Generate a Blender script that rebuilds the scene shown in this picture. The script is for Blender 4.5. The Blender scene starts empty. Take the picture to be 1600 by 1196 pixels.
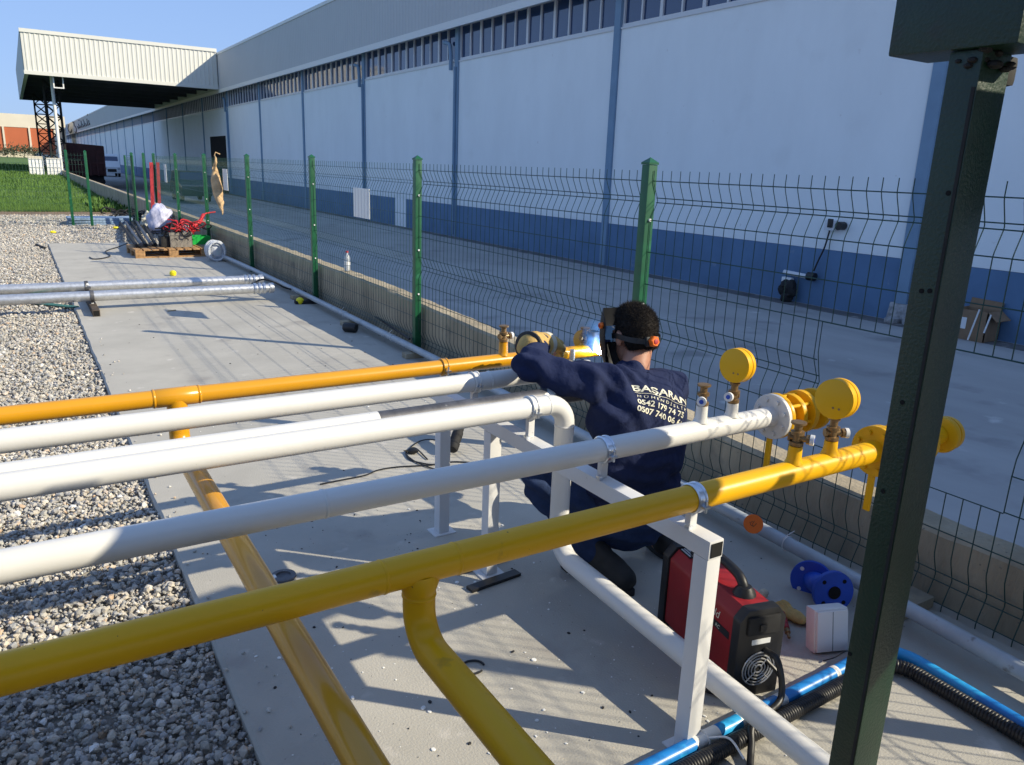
import bpy, bmesh, math, random
import numpy as np
from mathutils import Vector, Matrix, noise
from mathutils.bvhtree import BVHTree
random.seed(7); rng = np.random.default_rng(7)
scene = bpy.context.scene
COL = scene.collection

# ------------------------------------------------------------------ camera, sky, sun, exposure
F_PX, CX, CY, CAM_H = 1215.0, 800.0, 598.0, 1.65
def _axes():
    vy = Vector((15-CX, 237-CY, F_PX)).normalized()
    vx = Vector((2820-CX, 341-CY, F_PX)); vx = (vx - vy*vx.dot(vy)).normalized()
    vz = -(vy.cross(vx))
    if vz.y > 0: vz = -vz
    return vx, vy, vz
AX, AY, AZ = _axes()                     # world axes seen in camera axes (right, down, forward)
cam = bpy.data.cameras.new('camera'); camo = bpy.data.objects.new('camera', cam); COL.objects.link(camo)
right = Vector((AX.x, AY.x, AZ.x)); down = Vector((AX.y, AY.y, AZ.y)); fwd = Vector((AX.z, AY.z, AZ.z))
camo.matrix_world = Matrix(((right.x, -down.x, -fwd.x, 0), (right.y, -down.y, -fwd.y, 0), (right.z, -down.z, -fwd.z, CAM_H), (0, 0, 0, 1)))
cam.sensor_width = 36; cam.lens = F_PX/1600*36; cam.clip_end = 2000; cam.clip_start = 0.05
scene.camera = camo
SUN = Vector((1.18, -1.10, 1.0)).normalized()
world = bpy.data.worlds.new('World'); scene.world = world; world.use_nodes = True
nt = world.node_tree; bg = nt.nodes['Background']
sky = nt.nodes.new('ShaderNodeTexSky'); sky.sky_type = 'NISHITA'; sky.sun_disc = False
sky.sun_elevation = math.asin(SUN.z); sky.sun_rotation = math.atan2(SUN.x, SUN.y)
sky.air_density = 1.0; sky.dust_density = 0.5; sky.ozone_density = 2.0
gm = nt.nodes.new('ShaderNodeGamma'); gm.inputs[1].default_value = .32; nt.links.new(sky.outputs[0], gm.inputs[0])
tint = nt.nodes.new('ShaderNodeMix'); tint.data_type = 'RGBA'; tint.blend_type = 'MULTIPLY'; tint.inputs[0].default_value = 1
tint.inputs[7].default_value = (1.20, 1.66, 2.62, 1); tint.clamp_result = False; nt.links.new(gm.outputs[0], tint.inputs[6])
nt.links.new(tint.outputs[2], bg.inputs[0]); bg.inputs[1].default_value = 0.13
sl = bpy.data.lights.new('sun', 'SUN'); sl.energy = 4.3; sl.angle = math.radians(0.5); sl.color = (1.0, 0.90, 0.70)
so = bpy.data.objects.new('sun', sl); COL.objects.link(so); so.rotation_euler = SUN.to_track_quat('Z', 'Y').to_euler()
vs = scene.view_settings
vs.view_transform = 'Standard'; vs.look = 'None'; vs.gamma = 1; vs.use_curve_mapping = False; vs.exposure = 0.62

# surveying helpers: where a sight line of the photograph meets a real plane of the place
def sight(u, v): 
    d = Vector((u-CX, v-CY, F_PX)); return Vector((AX.dot(d), AY.dot(d), AZ.dot(d)))
def GZ(u, v, z=0.0):
    d = sight(u, v); return Vector((0, 0, CAM_H)) + d*((z-CAM_H)/d.z)
def GX(u, v, x):
    d = sight(u, v); return Vector((0, 0, CAM_H)) + d*(x/d.x)
def GY(u, v, y):
    d = sight(u, v); return Vector((0, 0, CAM_H)) + d*(y/d.y)

# ------------------------------------------------------------------ materials
def srgb(h):
    c = [int(h[i:i+2], 16)/255 for i in (0, 2, 4)]
    return tuple(x/12.92 if x < .04045 else ((x+.055)/1.055)**2.4 for x in c)
def mat(name, col, rough=.6, metal=0, var=.0, scale=8, bump=0, bscale=60, col2=None, spec=.5, coat=0, stretch=None, lo=.35, hi=.65, detail=6, spots=None, alpha=None, trans=0):
    m = bpy.data.materials.new(name); m.use_nodes = True; n = m.node_tree.nodes; L = m.node_tree.links
    b = n['Principled BSDF']; b.inputs['Roughness'].default_value = rough; b.inputs['Metallic'].default_value = metal
    b.inputs['Base Color'].default_value = (*col, 1); b.inputs['Specular IOR Level'].default_value = spec
    b.inputs['Coat Weight'].default_value = coat
    if trans: b.inputs['Transmission Weight'].default_value = trans
    tc = n.new('ShaderNodeTexCoord'); vec = tc.outputs['Object']
    if stretch:
        mp = n.new('ShaderNodeMapping'); mp.inputs['Scale'].default_value = stretch; L.new(vec, mp.inputs[0]); vec = mp.outputs[0]
    out = None
    if var or col2:
        c2 = col2 or tuple(max(0, x*(1-var)) for x in col)
        nz = n.new('ShaderNodeTexNoise'); nz.inputs['Scale'].default_value = scale; nz.inputs['Detail'].default_value = detail; nz.inputs['Roughness'].default_value = .62
        L.new(vec, nz.inputs[0])
        r = n.new('ShaderNodeValToRGB'); r.color_ramp.elements[0].position = lo; r.color_ramp.elements[1].position = hi
        r.color_ramp.elements[0].color = (*c2, 1); r.color_ramp.elements[1].color = (*col, 1)
        L.new(nz.outputs[0], r.inputs[0]); out = r.outputs[0]
    if spots:                              # (colour, scale, threshold): wear and dirt with their own outline
        for sc_, (scol, sscale, th, soft) in enumerate(spots):
            z2 = n.new('ShaderNodeTexNoise'); z2.inputs['Scale'].default_value = sscale; z2.inputs['Detail'].default_value = 5
            L.new(tc.outputs['Object'], z2.inputs[0])
            r2 = n.new('ShaderNodeMapRange'); r2.inputs[1].default_value = th; r2.inputs[2].default_value = th+soft
            L.new(z2.outputs[0], r2.inputs[0])
            mx = n.new('ShaderNodeMix'); mx.data_type = 'RGBA'
            L.new(r2.outputs[0], mx.inputs[0])
            if out: L.new(out, mx.inputs[6])
            else: mx.inputs[6].default_value = (*col, 1)
            mx.inputs[7].default_value = (*scol, 1); out = mx.outputs[2]
    if out: L.new(out, b.inputs['Base Color'])
    if bump:
        nb = n.new('ShaderNodeTexNoise'); nb.inputs['Scale'].default_value = bscale; nb.inputs['Detail'].default_value = 5
        L.new(vec, nb.inputs[0])
        bp = n.new('ShaderNodeBump'); bp.inputs['Strength'].default_value = bump; bp.inputs['Distance'].default_value = .01
        L.new(nb.outputs[0], bp.inputs['Height']); L.new(bp.outputs[0], b.inputs['Normal'])
    return m
M = {}
M['slab'] = mat('concrete_slab', (.440, .418, .365), .85, var=.16, scale=1.6, bump=.25, bscale=140, spots=[((.30, .28, .25), 2.3, .60, .12), ((.52, .49, .44), 7, .64, .1), ((.2, .19, .18), 55, .71, .03)])
M['curb'] = mat('curb_concrete', (.43, .36, .25), .9, var=.35, scale=3.5, bump=.7, bscale=45, spots=[((.2, .18, .14), 5, .6, .14), ((.13, .12, .1), 34, .68, .06)], stretch=(1, 1, .35))
M['yard'] = mat('yard_concrete', (.38, .38, .37), .8, var=.3, scale=.45, bump=.15, bscale=20, spots=[((.22, .22, .22), .9, .58, .12), ((.48, .48, .46), 2.2, .66, .1)], stretch=(1, .35, 1))
M['wall'] = mat('white_wall_paint', (.85, .885, .885), .8, var=.06, scale=.8, bump=.08, bscale=9, spots=[((.74, .765, .76), .7, .60, .25), ((.72, .73, .72), 5, .70, .06)], stretch=(1, 1, .4))
M['blueband'] = mat('blue_wall_paint', (.105, .20, .34), .7, var=.18, scale=1.2, bump=.08, bscale=12, spots=[((.2, .27, .36), 3, .67, .1)])
M['pilaster'] = mat('blue_grey_pilaster', (.20, .31, .43), .75, var=.12, scale=1.5)
M['pilbase'] = mat('broken_concrete', (.42, .42, .42), .9, var=.5, scale=9, bump=1, bscale=20)
M['fascia'] = mat('grey_cladding', (.53, .54, .55), .55, var=.04, scale=.4, spec=.3)
M['canopy'] = mat('cream_cladding', (.66, .655, .60), .55, var=.05, scale=.4, spec=.3)
M['trim'] = mat('light_trim', (.72, .73, .72), .5)
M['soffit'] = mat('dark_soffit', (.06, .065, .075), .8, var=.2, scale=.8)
M['alu'] = mat('window_frame_grey', (.66, .67, .68), .45)
M['glass'] = mat('dark_glass', (.018, .045, .12), .06, spec=.9, var=.0)
M['fence'] = mat('fence_wire_green', (.004, .042, .034), .5)
M['post'] = mat('fence_post_green', (.006, .10, .038), .42, var=.25, scale=14, spots=[((.02, .14, .07), 9, .62, .1)])
M['steel_green'] = mat('dark_green_paint', (.004, .028, .013), .42, var=.3, scale=10, bump=.18, bscale=160, spots=[((.012, .016, .012), 6, .6, .1), ((.05, .06, .05), 90, .76, .02)])
M['black'] = mat('black_plastic', (.012, .012, .013), .45)
M['blackm'] = mat('black_matt', (.015, .015, .016), .8, var=.4, scale=20)
M['hole'] = mat('hole_black', (.003, .003, .003), .95)
M['ochre'] = mat('ochre_gas_paint', (.61, .285, .006), .28, var=.05, scale=7, bump=.03, bscale=30, coat=.3)
M['yellow'] = mat('yellow_gas_paint', (.76, .405, .006), .36, var=.05, scale=6, bump=.05, bscale=30, spec=.3, spots=[((.55, .30, .02), 18, .68, .08), ((.20, .11, .02), 70, .74, .02)])
M['white'] = mat('white_pipe_paint', (.66, .65, .615), .34, var=.03, scale=5, bump=.04, bscale=25, spots=[((.5, .48, .43), 22, .70, .05), ((.22, .20, .17), 75, .745, .02)])
M['primer'] = mat('bare_steel', (.14, .14, .15), .5, metal=.5, var=.5, scale=14, spots=[((.75, .74, .7), 9, .66, .03)])
M['white_steel'] = mat('white_frame_paint', (.66, .66, .655), .45, var=.04, scale=6, bump=.06, bscale=40, spots=[((.45, .44, .42), 26, .72, .04)])
M['zinc'] = mat('galvanised_steel', (.68, .69, .70), .36, metal=.75, var=.25, scale=26)
M['clamp'] = mat('clamp_zinc', (.62, .66, .72), .28, metal=.9, var=.15, scale=30)
M['brass'] = mat('brass', (.30, .19, .085), .42, metal=.6, var=.35, scale=30)
M['red'] = mat('red_powder_coat', (.30, .010, .013), .5, var=.15, scale=9, bump=.05, bscale=80)
M['redp'] = mat('red_sheet', (.45, .03, .04), .6, var=.3, scale=9)
M['orange'] = mat('orange_plastic', (.85, .16, .012), .4)
M['bluefit'] = mat('blue_cast_paint', (.010, .075, .50), .45, var=.2, scale=9, bump=.12, bscale=60)
M['bluepipe'] = mat('blue_pvc', (.015, .22, .62), .35, var=.15, scale=9, spots=[((.03, .36, .72), 5, .58, .04)])
M['greypipe'] = mat('grey_blue_pvc', (.40, .44, .47), .4, var=.2, scale=6, spots=[((.2, .19, .18), 16, .66, .08)])
M['whitep'] = mat('white_plastic', (.78, .78, .76), .35)
M['yellowp'] = mat('yellow_plastic', (.86, .72, .01), .4)
M['wood'] = mat('pallet_wood', (.46, .26, .11), .75, var=.4, scale=6, stretch=(1, 8, 8), bump=.3, bscale=12)
M['crate'] = mat('grey_tool_crate', (.23, .21, .18), .6, var=.2, scale=9)
M['green'] = mat('green_plastic', (.01, .38, .06), .4)
M['greenbar'] = mat('green_painted_steel', (.03, .16, .12), .5, var=.3, scale=9)
M['sheetblue'] = mat('light_blue_foam', (.26, .37, .52), .7, var=.25, scale=3)
M['bag'] = mat('lilac_plastic_bag', (.55, .56, .72), .5, var=.2, scale=5)
M['bagw'] = mat('cream_sack', (.66, .62, .50), .8, var=.3, scale=12)
M['beige'] = mat('beige_cloth', (.62, .42, .22), .85, var=.4, scale=11, bump=.3, bscale=30)
M['card'] = mat('cardboard', (.26, .17, .10), .85, var=.2, scale=6)
M['skin'] = mat('skin', (.46, .22, .14), .5, var=.15, scale=20)
M['hair'] = mat('black_hair', (.020, .015, .012), .75, var=.5, scale=90, stretch=(1, 1, .3), spec=.25)
M['navy'] = mat('navy_sweatshirt', (.017, .025, .070), .92, var=.15, scale=40, bump=.55, bscale=38, spec=.2)
M['jeans'] = mat('blue_denim', (.030, .052, .125), .9, var=.35, scale=16, bump=.3, bscale=300, spots=[((.05, .08, .15), 7, .62, .15)], spec=.2)
M['glove'] = mat('yellow_leather_glove', (.62, .40, .12), .75, var=.35, scale=14, bump=.4, bscale=60)
M['glovew'] = mat('pale_leather', (.66, .60, .46), .75, var=.2, scale=14, bump=.3, bscale=60)
M['boot'] = mat('black_work_boot', (.02, .019, .018), .7, var=.4, scale=14)
M['mask'] = mat('mask_shell', (.010, .011, .014), .5, var=.2, scale=14, spec=.2)
M['print'] = mat('cream_print', (.74, .71, .55), .7)
M['truckred'] = mat('dark_red_truck', (.07, .012, .012), .6, var=.4, scale=2)
M['busw'] = mat('white_bus_paint', (.72, .74, .76), .35)
M['carpaint'] = mat('dark_green_grey_car', (.02, .05, .055), .25)
M['tyre'] = mat('tyre', (.015, .015, .015), .9)
M['terracotta'] = mat('terracotta_cladding', (.47, .125, .05), .8, var=.08, scale=.3)
M['creamwall'] = mat('cream_far_wall', (.66, .60, .48), .8, var=.08, scale=.3)
M['soil'] = mat('brown_soil', (.22, .15, .09), .95, var=.4, scale=1.5, bump=.5, bscale=9)
M['hedge'] = mat('olive_brush', (.10, .10, .055), .9, var=.5, scale=2)
M['letter'] = mat('dark_letter', (.012, .012, .016), .6)
M['clear'] = mat('clear_plastic', (.78, .82, .86), .12, trans=.55, spec=.5)
M['wrap'] = mat('milky_wrap', (.75, .78, .82), .25, trans=.35)
M['redcable'] = mat('red_cable', (.50, .02, .025), .5)
M['speckw'] = mat('white_paint_drop', (.78, .78, .75), .6)
M['speckb'] = mat('black_crumb', (.02, .02, .022), .8)
def emis(name, col, s):
    m = bpy.data.materials.new(name); m.use_nodes = True; b = m.node_tree.nodes['Principled BSDF']
    b.inputs['Emission Color'].default_value = (*col, 1); b.inputs['Emission Strength'].default_value = s; b.inputs['Base Color'].default_value = (1, 1, 1, 1); return m
M['arc'] = emis('welding_arc', (.72, .85, 1), 70)

# ------------------------------------------------------------------ mesh builder
class MB:
    def __init__(s): s.v = []; s.f = []
    def add(s, vs_, fs_):
        o = len(s.v); s.v += [tuple(p) for p in vs_]; s.f += [tuple(i+o for i in f) for f in fs_]; return s
    def box(s, lo, hi, mtx=None):
        x0, y0, z0 = lo; x1, y1, z1 = hi
        v = [(x0,y0,z0),(x1,y0,z0),(x1,y1,z0),(x0,y1,z0),(x0,y0,z1),(x1,y0,z1),(x1,y1,z1),(x0,y1,z1)]
        if mtx is not None: v = [mtx @ Vector(p) for p in v]
        return s.add(v, [(0,3,2,1),(4,5,6,7),(0,1,5,4),(1,2,6,5),(2,3,7,6),(3,0,4,7)])
    def hexa(s, v8): return s.add(v8, [(0,3,2,1),(4,5,6,7),(0,1,5,4),(1,2,6,5),(2,3,7,6),(3,0,4,7)])
    def prism(s, poly, axis, a, b):         # poly: 2d points in the other two axes
        n = len(poly)
        def P(p, t):
            if axis == 'x': return (t, p[0], p[1])
            if axis == 'y': return (p[0], t, p[1])
            return (p[0], p[1], t)
        v = [P(p, a) for p in poly] + [P(p, b) for p in poly]
        f = [tuple(range(n))[::-1], tuple(range(n, 2*n))] + [(i, (i+1) % n, n+(i+1) % n, n+i) for i in range(n)]
        return s.add(v, f)
    def tube(s, pts, r, n=12, caps=True, closed=False):
        pts = [Vector(p) for p in pts]; k = len(pts); rs = r if hasattr(r, '__len__') else [r]*k
        T = []
        for i in range(k):
            if closed: t = pts[(i+1) % k]-pts[i-1]
            elif i == 0: t = pts[1]-pts[0]
            elif i == k-1: t = pts[-1]-pts[-2]
            else: t = (pts[i+1]-pts[i]).normalized()+(pts[i]-pts[i-1]).normalized()
            T.append(t.normalized() if t.length > 1e-9 else Vector((0, 0, 1)))
        up = Vector((0, 0, 1)) if abs(T[0].z) < .9 else Vector((1, 0, 0))
        N = (up - T[0]*up.dot(T[0])).normalized(); vv = []
        for i in range(k):
            if i: 
                N = N - T[i]*N.dot(T[i]); N = N.normalized() if N.length > 1e-6 else T[i].orthogonal().normalized()
            B = T[i].cross(N)
            for j in range(n):
                a = 2*math.pi*j/n; vv.append(pts[i]+(N*math.cos(a)+B*math.sin(a))*rs[i])
        ff = []
        for i in range(k if closed else k-1):
            i2 = (i+1) % k
            for j in range(n): ff.append((i*n+j, i*n+(j+1) % n, i2*n+(j+1) % n, i2*n+j))
        if caps and not closed: ff += [tuple(range(n))[::-1], tuple(range((k-1)*n, k*n))]
        return s.add(vv, ff)
    def cyl(s, a, b, r, n=16, r2=None): return s.tube([a, b], [r, r if r2 is None else r2], n)
    def lathe(s, o, axis, prof, n=24):      # prof: (radius, height along axis)
        o = Vector(o); ax = Vector(axis).normalized(); N = ax.orthogonal().normalized(); B = ax.cross(N); v = []; f = []
        for r, h in prof:
            for j in range(n):
                a = 2*math.pi*j/n; v.append(o+ax*h+(N*math.cos(a)+B*math.sin(a))*r)
        k = len(prof)
        for i in range(k-1):
            for j in range(n): f.append((i*n+j, i*n+(j+1) % n, (i+1)*n+(j+1) % n, (i+1)*n+j))
        f += [tuple(range(n))[::-1], tuple(range((k-1)*n, k*n))]
        return s.add(v, f)
    def ball(s, c, r, sc=(1, 1, 1), n=12, m=8, mtx=None):
        v = []; f = []; c = Vector(c)
        for i in range(m+1):
            th = math.pi*i/m
            for j in range(n):
                ph = 2*math.pi*j/n; p = Vector((math.sin(th)*math.cos(ph)*sc[0], math.sin(th)*math.sin(ph)*sc[1], math.cos(th)*sc[2]))*r
                if mtx is not None: p = mtx @ p
                v.append(c+p)
        for i in range(m):
            for j in range(n): f.append((i*n+j, (i+1)*n+j, (i+1)*n+(j+1) % n, i*n+(j+1) % n))
        return s.add(v, f)
    def build(s, name, m, parent=None, bevel=0, smooth=True, segs=2):
        me = bpy.data.meshes.new(name); off = wloc(parent)
        me.from_pydata([(p[0]-off.x, p[1]-off.y, p[2]-off.z) for p in s.v], [], s.f)
        bm = bmesh.new(); bm.from_mesh(me)
        bmesh.ops.remove_doubles(bm, verts=bm.verts, dist=1e-6)
        bmesh.ops.dissolve_degenerate(bm, edges=bm.edges, dist=1e-7)
        bmesh.ops.recalc_face_normals(bm, faces=bm.faces)
        if bevel:
            es = [e for e in bm.edges if len(e.link_faces) == 2 and e.calc_face_angle(0) > .6]
            bmesh.ops.bevel(bm, geom=es, offset=bevel, segments=segs, affect='EDGES', profile=.7, clamp_overlap=True)
        bm.to_mesh(me); bm.free()
        if smooth: shade(me)
        return link(name, me, m, parent)
def shade(me, ang=40):
    me.shade_smooth(); me.set_sharp_from_angle(angle=math.radians(ang))
def wloc(o):
    p = Vector((0, 0, 0))
    while o is not None: p = p + o.location; o = o.parent
    return p
def link(name, me, m, parent=None):
    o = bpy.data.objects.new(name, me); COL.objects.link(o)
    if m is not None and not me.materials: me.materials.append(M[m] if isinstance(m, str) else m)
    if parent is not None: o.parent = parent
    return o
def tag(o, label, cat, group=None):
    o['label'] = label; o['category'] = cat
    if group: o['group'] = group
    return o
def thing(name, label, cat, loc, group=None):
    o = bpy.data.objects.new(name, None); COL.objects.link(o); o.location = loc; o.empty_display_size = .1
    return tag(o, label, cat, group)
def structure(o): o['kind'] = 'structure'; return o
def stuff(o): o['kind'] = 'stuff'; return o
def children(o): return [c for c in COL.objects if c.parent == o]
def arc_path(pts, rad, n=6):              # polyline with rounded corners
    pts = [Vector(p) for p in pts]; out = [pts[0]]
    for i in range(1, len(pts)-1):
        a, b, c = pts[i-1], pts[i], pts[i+1]; u = (a-b).normalized(); w = (c-b).normalized()
        ang = u.angle(w)
        if ang > 3.1: out.append(b); continue
        r_ = rad[i-1] if hasattr(rad, '__len__') else rad
        d = min(r_/math.tan(ang/2), (a-b).length*.49, (c-b).length*.49); rr = d*math.tan(ang/2)
        bis = (u+w).normalized(); cen = b+bis*(rr/math.sin(ang/2)); p0 = b+u*d; p1 = b+w*d
        v0 = p0-cen; v1 = p1-cen; th = v0.angle(v1, 0)
        for k in range(n+1):
            q = k/n
            out.append(cen+(v0*math.sin((1-q)*th)+v1*math.sin(q*th))/math.sin(th) if th > 1e-4 else b)
    out.append(pts[-1]); return out
def spline(pts, n=8):
    P = [Vector(p) for p in pts]; P = [P[0]*2-P[1]]+P+[P[-1]*2-P[-2]]; out = []
    for i in range(1, len(P)-2):
        for k in range(n):
            t = k/n; p0, p1, p2, p3 = P[i-1:i+3]
            out.append(.5*((2*p1)+(p2-p0)*t+(2*p0-5*p1+4*p2-p3)*t*t+(3*p1-p0-3*p2+p3)*t**3))
    out.append(P[-2]); return out
def copy_tree(o, delta=None, parent=None):
    c = o.copy(); COL.objects.link(c)
    if parent is not None: c.parent = parent
    if delta is not None: c.location = o.location+Vector(delta)
    for ch in children(o): copy_tree(ch, None, c)
    return c
def np_mesh(name, V, F3):
    me = bpy.data.meshes.new(name); me.vertices.add(len(V)); me.vertices.foreach_set('co', V.astype(np.float32).ravel())
    k = F3.shape[1]; me.loops.add(F3.size); me.loops.foreach_set('vertex_index', F3.astype(np.int32).ravel())
    me.polygons.add(len(F3)); me.polygons.foreach_set('loop_start', np.arange(0, F3.size, k, dtype=np.int32))
    me.update(calc_edges=True); me.validate(); return me

M['gravelbase'] = mat('gravel_grit', (.36, .34, .30), .95, var=.5, scale=38, bump=1, bscale=60)
# ================================================================== SETTING
S = 1.58; YARD = 1.65-1.648*S        # the works yard lies about a metre below the slab

structure(MB().box((-900, -900, -1.5), (900, 1500, YARD-.1)).build('ground', 'soil', smooth=False))
structure(MB().box((3.19, -40, YARD-.09), (60, 330, YARD)).build('yard', 'yard', smooth=False))
structure(MB().box((-40, -14, YARD-.05), (3.03, 27.2, -.06)).build('gravel_base', 'gravelbase', smooth=False))
XF = 2.97; FACE = 3.035
def wall_top(y): return .47 if y > 7.5 else (.30+(y-1.5)*(.17/6.0) if y > 1.5 else .30)
# concrete slab: cast sheet with a slightly ragged left edge
def slab():
    mb = MB(); ys = np.arange(-5, 17.31, .12); v = []; f = []
    for i, y in enumerate(ys):
        e = .42+.010*noise.noise(Vector((y*3.1, 0, 0)))+.006*noise.noise(Vector((y*11, 3, 0)))
        c = .010+.012*max(0, noise.noise(Vector((y*6, 9, 0))))
        far = .03*noise.noise(Vector((y*2, 5, 5)))
        v += [(e-.004, y, -.3), (e, y, -c), (e+c, y, 0), (FACE-.002, y, 0), (FACE-.002, y, -.3)]
        if i:
            for k in range(4): f.append(((i-1)*5+k, i*5+k, i*5+k+1, (i-1)*5+k+1))
    n = len(ys); f += [(0, 1, 2, 3, 4), tuple((n-1)*5+k for k in (4, 3, 2, 1, 0))]
    mb.add(v, f); return mb.build('concrete_slab', 'slab')
structure(slab())
# grass field rising gently into the distance
def field():
    nx, ny = 60, 70; V = []; F = []
    for j in range(ny+1):
        y = 27.2+(225-27.2)*(j/ny)**1.8
        for i in range(nx+1):
            x = 3.02-170*(i/nx)**1.9
            ed = min(1, (y-27.2)/2.2)
            z = -.09+(y-27)*.0055*(1-.45*min(1, (y-27)/200))+.05*ed*noise.noise(Vector((x*.5, y*.5, 0)))
            V.append((x, y, z))
    for j in range(ny):
        for i in range(nx):
            a = j*(nx+1)+i; F.append((a, a+1, a+nx+2, a+nx+1))
    return MB().add(V, F).build('grass_field', 'grassbase')
M['grassbase'] = mat('grass_soil', (.085, .165, .022), .95, var=.35, scale=1.4, bump=.8, bscale=14, spots=[((.10, .14, .03), 3, .62, .1)])
structure(field())
structure(MB().box((-40, 25.6, -.3), (3.02, 28.3, -.055)).build('soil_strip', 'soil', smooth=False))

# low concrete wall under the fence
def low_wall():
    ys = np.concatenate([np.arange(-5, 16, .09), np.arange(16, 78, .6)]); v = []; f = []
    for i, y in enumerate(ys):
        z = wall_top(y); n1 = noise.noise(Vector((y*4, 0, 1))); n2 = noise.noise(Vector((y*13, 4, 1)))
        e = .012*n1+.010*n2; e2 = .012*noise.noise(Vector((y*5, 7, 2)))
        v += [(FACE, y, YARD-.05), (FACE, y, z-.02+e*.7), (FACE+.018+abs(e), y, z+e*.5), (3.20-.01, y, z+e2), (3.205, y, YARD-.05)]
        if i:
            for k in range(4): f.append(((i-1)*5+k, i*5+k, i*5+k+1, (i-1)*5+k+1))
    n = len(ys); f += [(0, 1, 2, 3, 4), tuple((n-1)*5+k for k in (4, 3, 2, 1, 0))]
    return MB().add(v, f).build('low_wall', 'curb')
tag(low_wall(), 'low rough concrete wall running along the foot of the green fence', 'low wall')

# ------------------------------------------------------------------ warehouse
XB = 9.2*S; XO = 8.944*S; BAY = 5.937*S; Y0 = 5.563*S; SILL = 1.65+2.43*S; BAND = 1.65-.880*S; FB = 1.65+3.099*S; FT = 1.65+4.908*S
wh = thing('warehouse', 'long white factory hall with blue base band, high window strip and grey metal parapet', 'warehouse', (XB, 40, YARD))
nb = 30; ystart = Y0-2*BAY; yend = Y0+(nb-2)*BAY
MB().box((XB+.25, ystart-.3, YARD), (XB+26, yend, FT-.3)).build('core', 'soffit', wh, smooth=False)
for k in range(nb):
    a = ystart+k*BAY; b = a+BAY
    MB().box((XB, a+.135, BAND), (XB+.24, b-.135, SILL)).build('wall_panel', 'wall', wh, bevel=.012)
    if k == 4:                                                     # white door leaf interrupting the blue band
        MB().box((XB, a+.135, YARD), (XB+.24, 32.2, BAND-.004)).build('base_band', 'blueband', wh)
        MB().box((XB, 32.2, YARD), (XB+.24, 33.35, BAND-.004)).build('white_patch', 'wall', wh)
        MB().box((XB, 33.35, YARD), (XB+.24, b-.135, BAND-.004)).build('base_band', 'blueband', wh)
    elif k == 8:
        MB().box((XB, a+.135, YARD), (XB+.24, b-.135, BAND-.004)).build('base_band', 'blueband', wh)
        MB().box((XB-.05, a+1.2, YARD), (XB-.003, a+6.8, YARD+4.4)).build('doorway', 'hole', wh)
    else:
        MB().box((XB, a+.135, YARD), (XB+.24, b-.135, BAND-.004)).build('base_band', 'blueband', wh)
    MB().box((XB-.06, a-.128, YARD+.35 if k == 2 else YARD), (XB+.24, a+.128, FB+.3)).build('pilaster', 'pilaster', wh, bevel=.02)
    MB().box((XB-.003, a+.131, BAND), (XB+.1, a+.18, SILL-.02)).build('joint_strip', 'trim', wh)
    if k == 2:
        mb = MB(); mb.prism([(XB-.12, YARD), (XB+.2, YARD), (XB+.2, YARD+.36), (XB-.05, YARD+.36)], 'y', a-.22, a+.21)
        mb.box((XB-.42, a-.15, YARD), (XB-.15, a+.05, YARD+.1)); mb.box((XB-.3, a-.5, YARD), (XB-.05, a-.25, YARD+.16))
        mb.build('chipped_footing', 'pilbase', wh, bevel=.03)
    # window strip of the bay
    w = MB(); w.box((XB+.02, a+.135, SILL), (XB+.2, b-.135, SILL+.10)); w.box((XB+.02, a+.135, FB+.12), (XB+.2, b-.135, FB+.2))
    w.box((XB-.03, a+.135, SILL-.03), (XB+.05, b-.135, SILL+.012))
    npan = 12; pw = (BAY-.27)/npan
    for q in range(npan+1):
        y = a+.135+q*pw; hw = .055 if q % 2 == 0 else .028
        w.box((XB+.03, max(a+.135, y-hw), SILL+.102), (XB+.19, min(b-.135, y+hw), FB+.118))
    wo = w.build('window', 'alu', wh, smooth=False)
    if 1 <= k < 10:
        for q in range(npan):
            y = a+.135+q*pw; tl = .012*random.uniform(-1, 1)
            v8 = [(XB+.09, y+.03, SILL+.1), (XB+.10, y+.03, SILL+.1), (XB+.10, y+pw-.03, SILL+.1), (XB+.09, y+pw-.03, SILL+.1)]
            v8 += [(p[0]+tl, p[1], FB+.12) for p in v8]
            MB().hexa(v8).build('pane', 'glass', wo, smooth=False)
    else:
        MB().box((XB+.09, a+.145, SILL+.1), (XB+.10, b-.145, FB+.12)).build('pane', 'glass', wo, smooth=False)
MB().box((XB-.55, ystart-.3, YARD-.01), (XB-.07, yend, YARD+.006)).build('foot_strip', mat('dark_gutter', (.15, .15, .15), .8, var=.5, scale=1.2, spots=[((.30, .29, .27), 2.5, .6, .1)]), wh, smooth=False)  # darker concrete strip along the wall foot
# ribbed parapet cladding
def ribbed_y(x, y0, y1, z0, z1, pitch, dep):
    v = []; f = []; n = int((y1-y0)/pitch); prof = [(0, 0), (.5, 0), (.62, -dep), (.88, -dep)]
    pts = [(y0+(i+p[0])*pitch, x+p[1]) for i in range(n) for p in prof]+[(y1, x)]
    for y, xx in pts: v += [(xx, y, z0), (xx, y, z1)]
    for i in range(len(pts)-1): f.append((2*i, 2*i+2, 2*i+3, 2*i+1))
    return MB().add(v, f)
ribbed_y(XO, ystart-.3, yend, FB+.26, FT-.16, .30, .018).build('parapet_cladding', 'fascia', wh, smooth=False)
MB().prism([(XO-.03, FB), (XO-.03, FB+.25), (XO+.05, FB+.262), (XB+.24, FB+.262), (XB+.24, FB+.22), (XO+.03, FB+.20), (XO+.03, FB)], 'y', ystart-.3, yend).build('parapet_bottom_trim', 'trim', wh, smooth=False)
MB().box((XO-.04, ystart-.3, FT-.158), (XO+.5, yend, FT)).build('parapet_cap', 'trim', wh, smooth=False)
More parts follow.
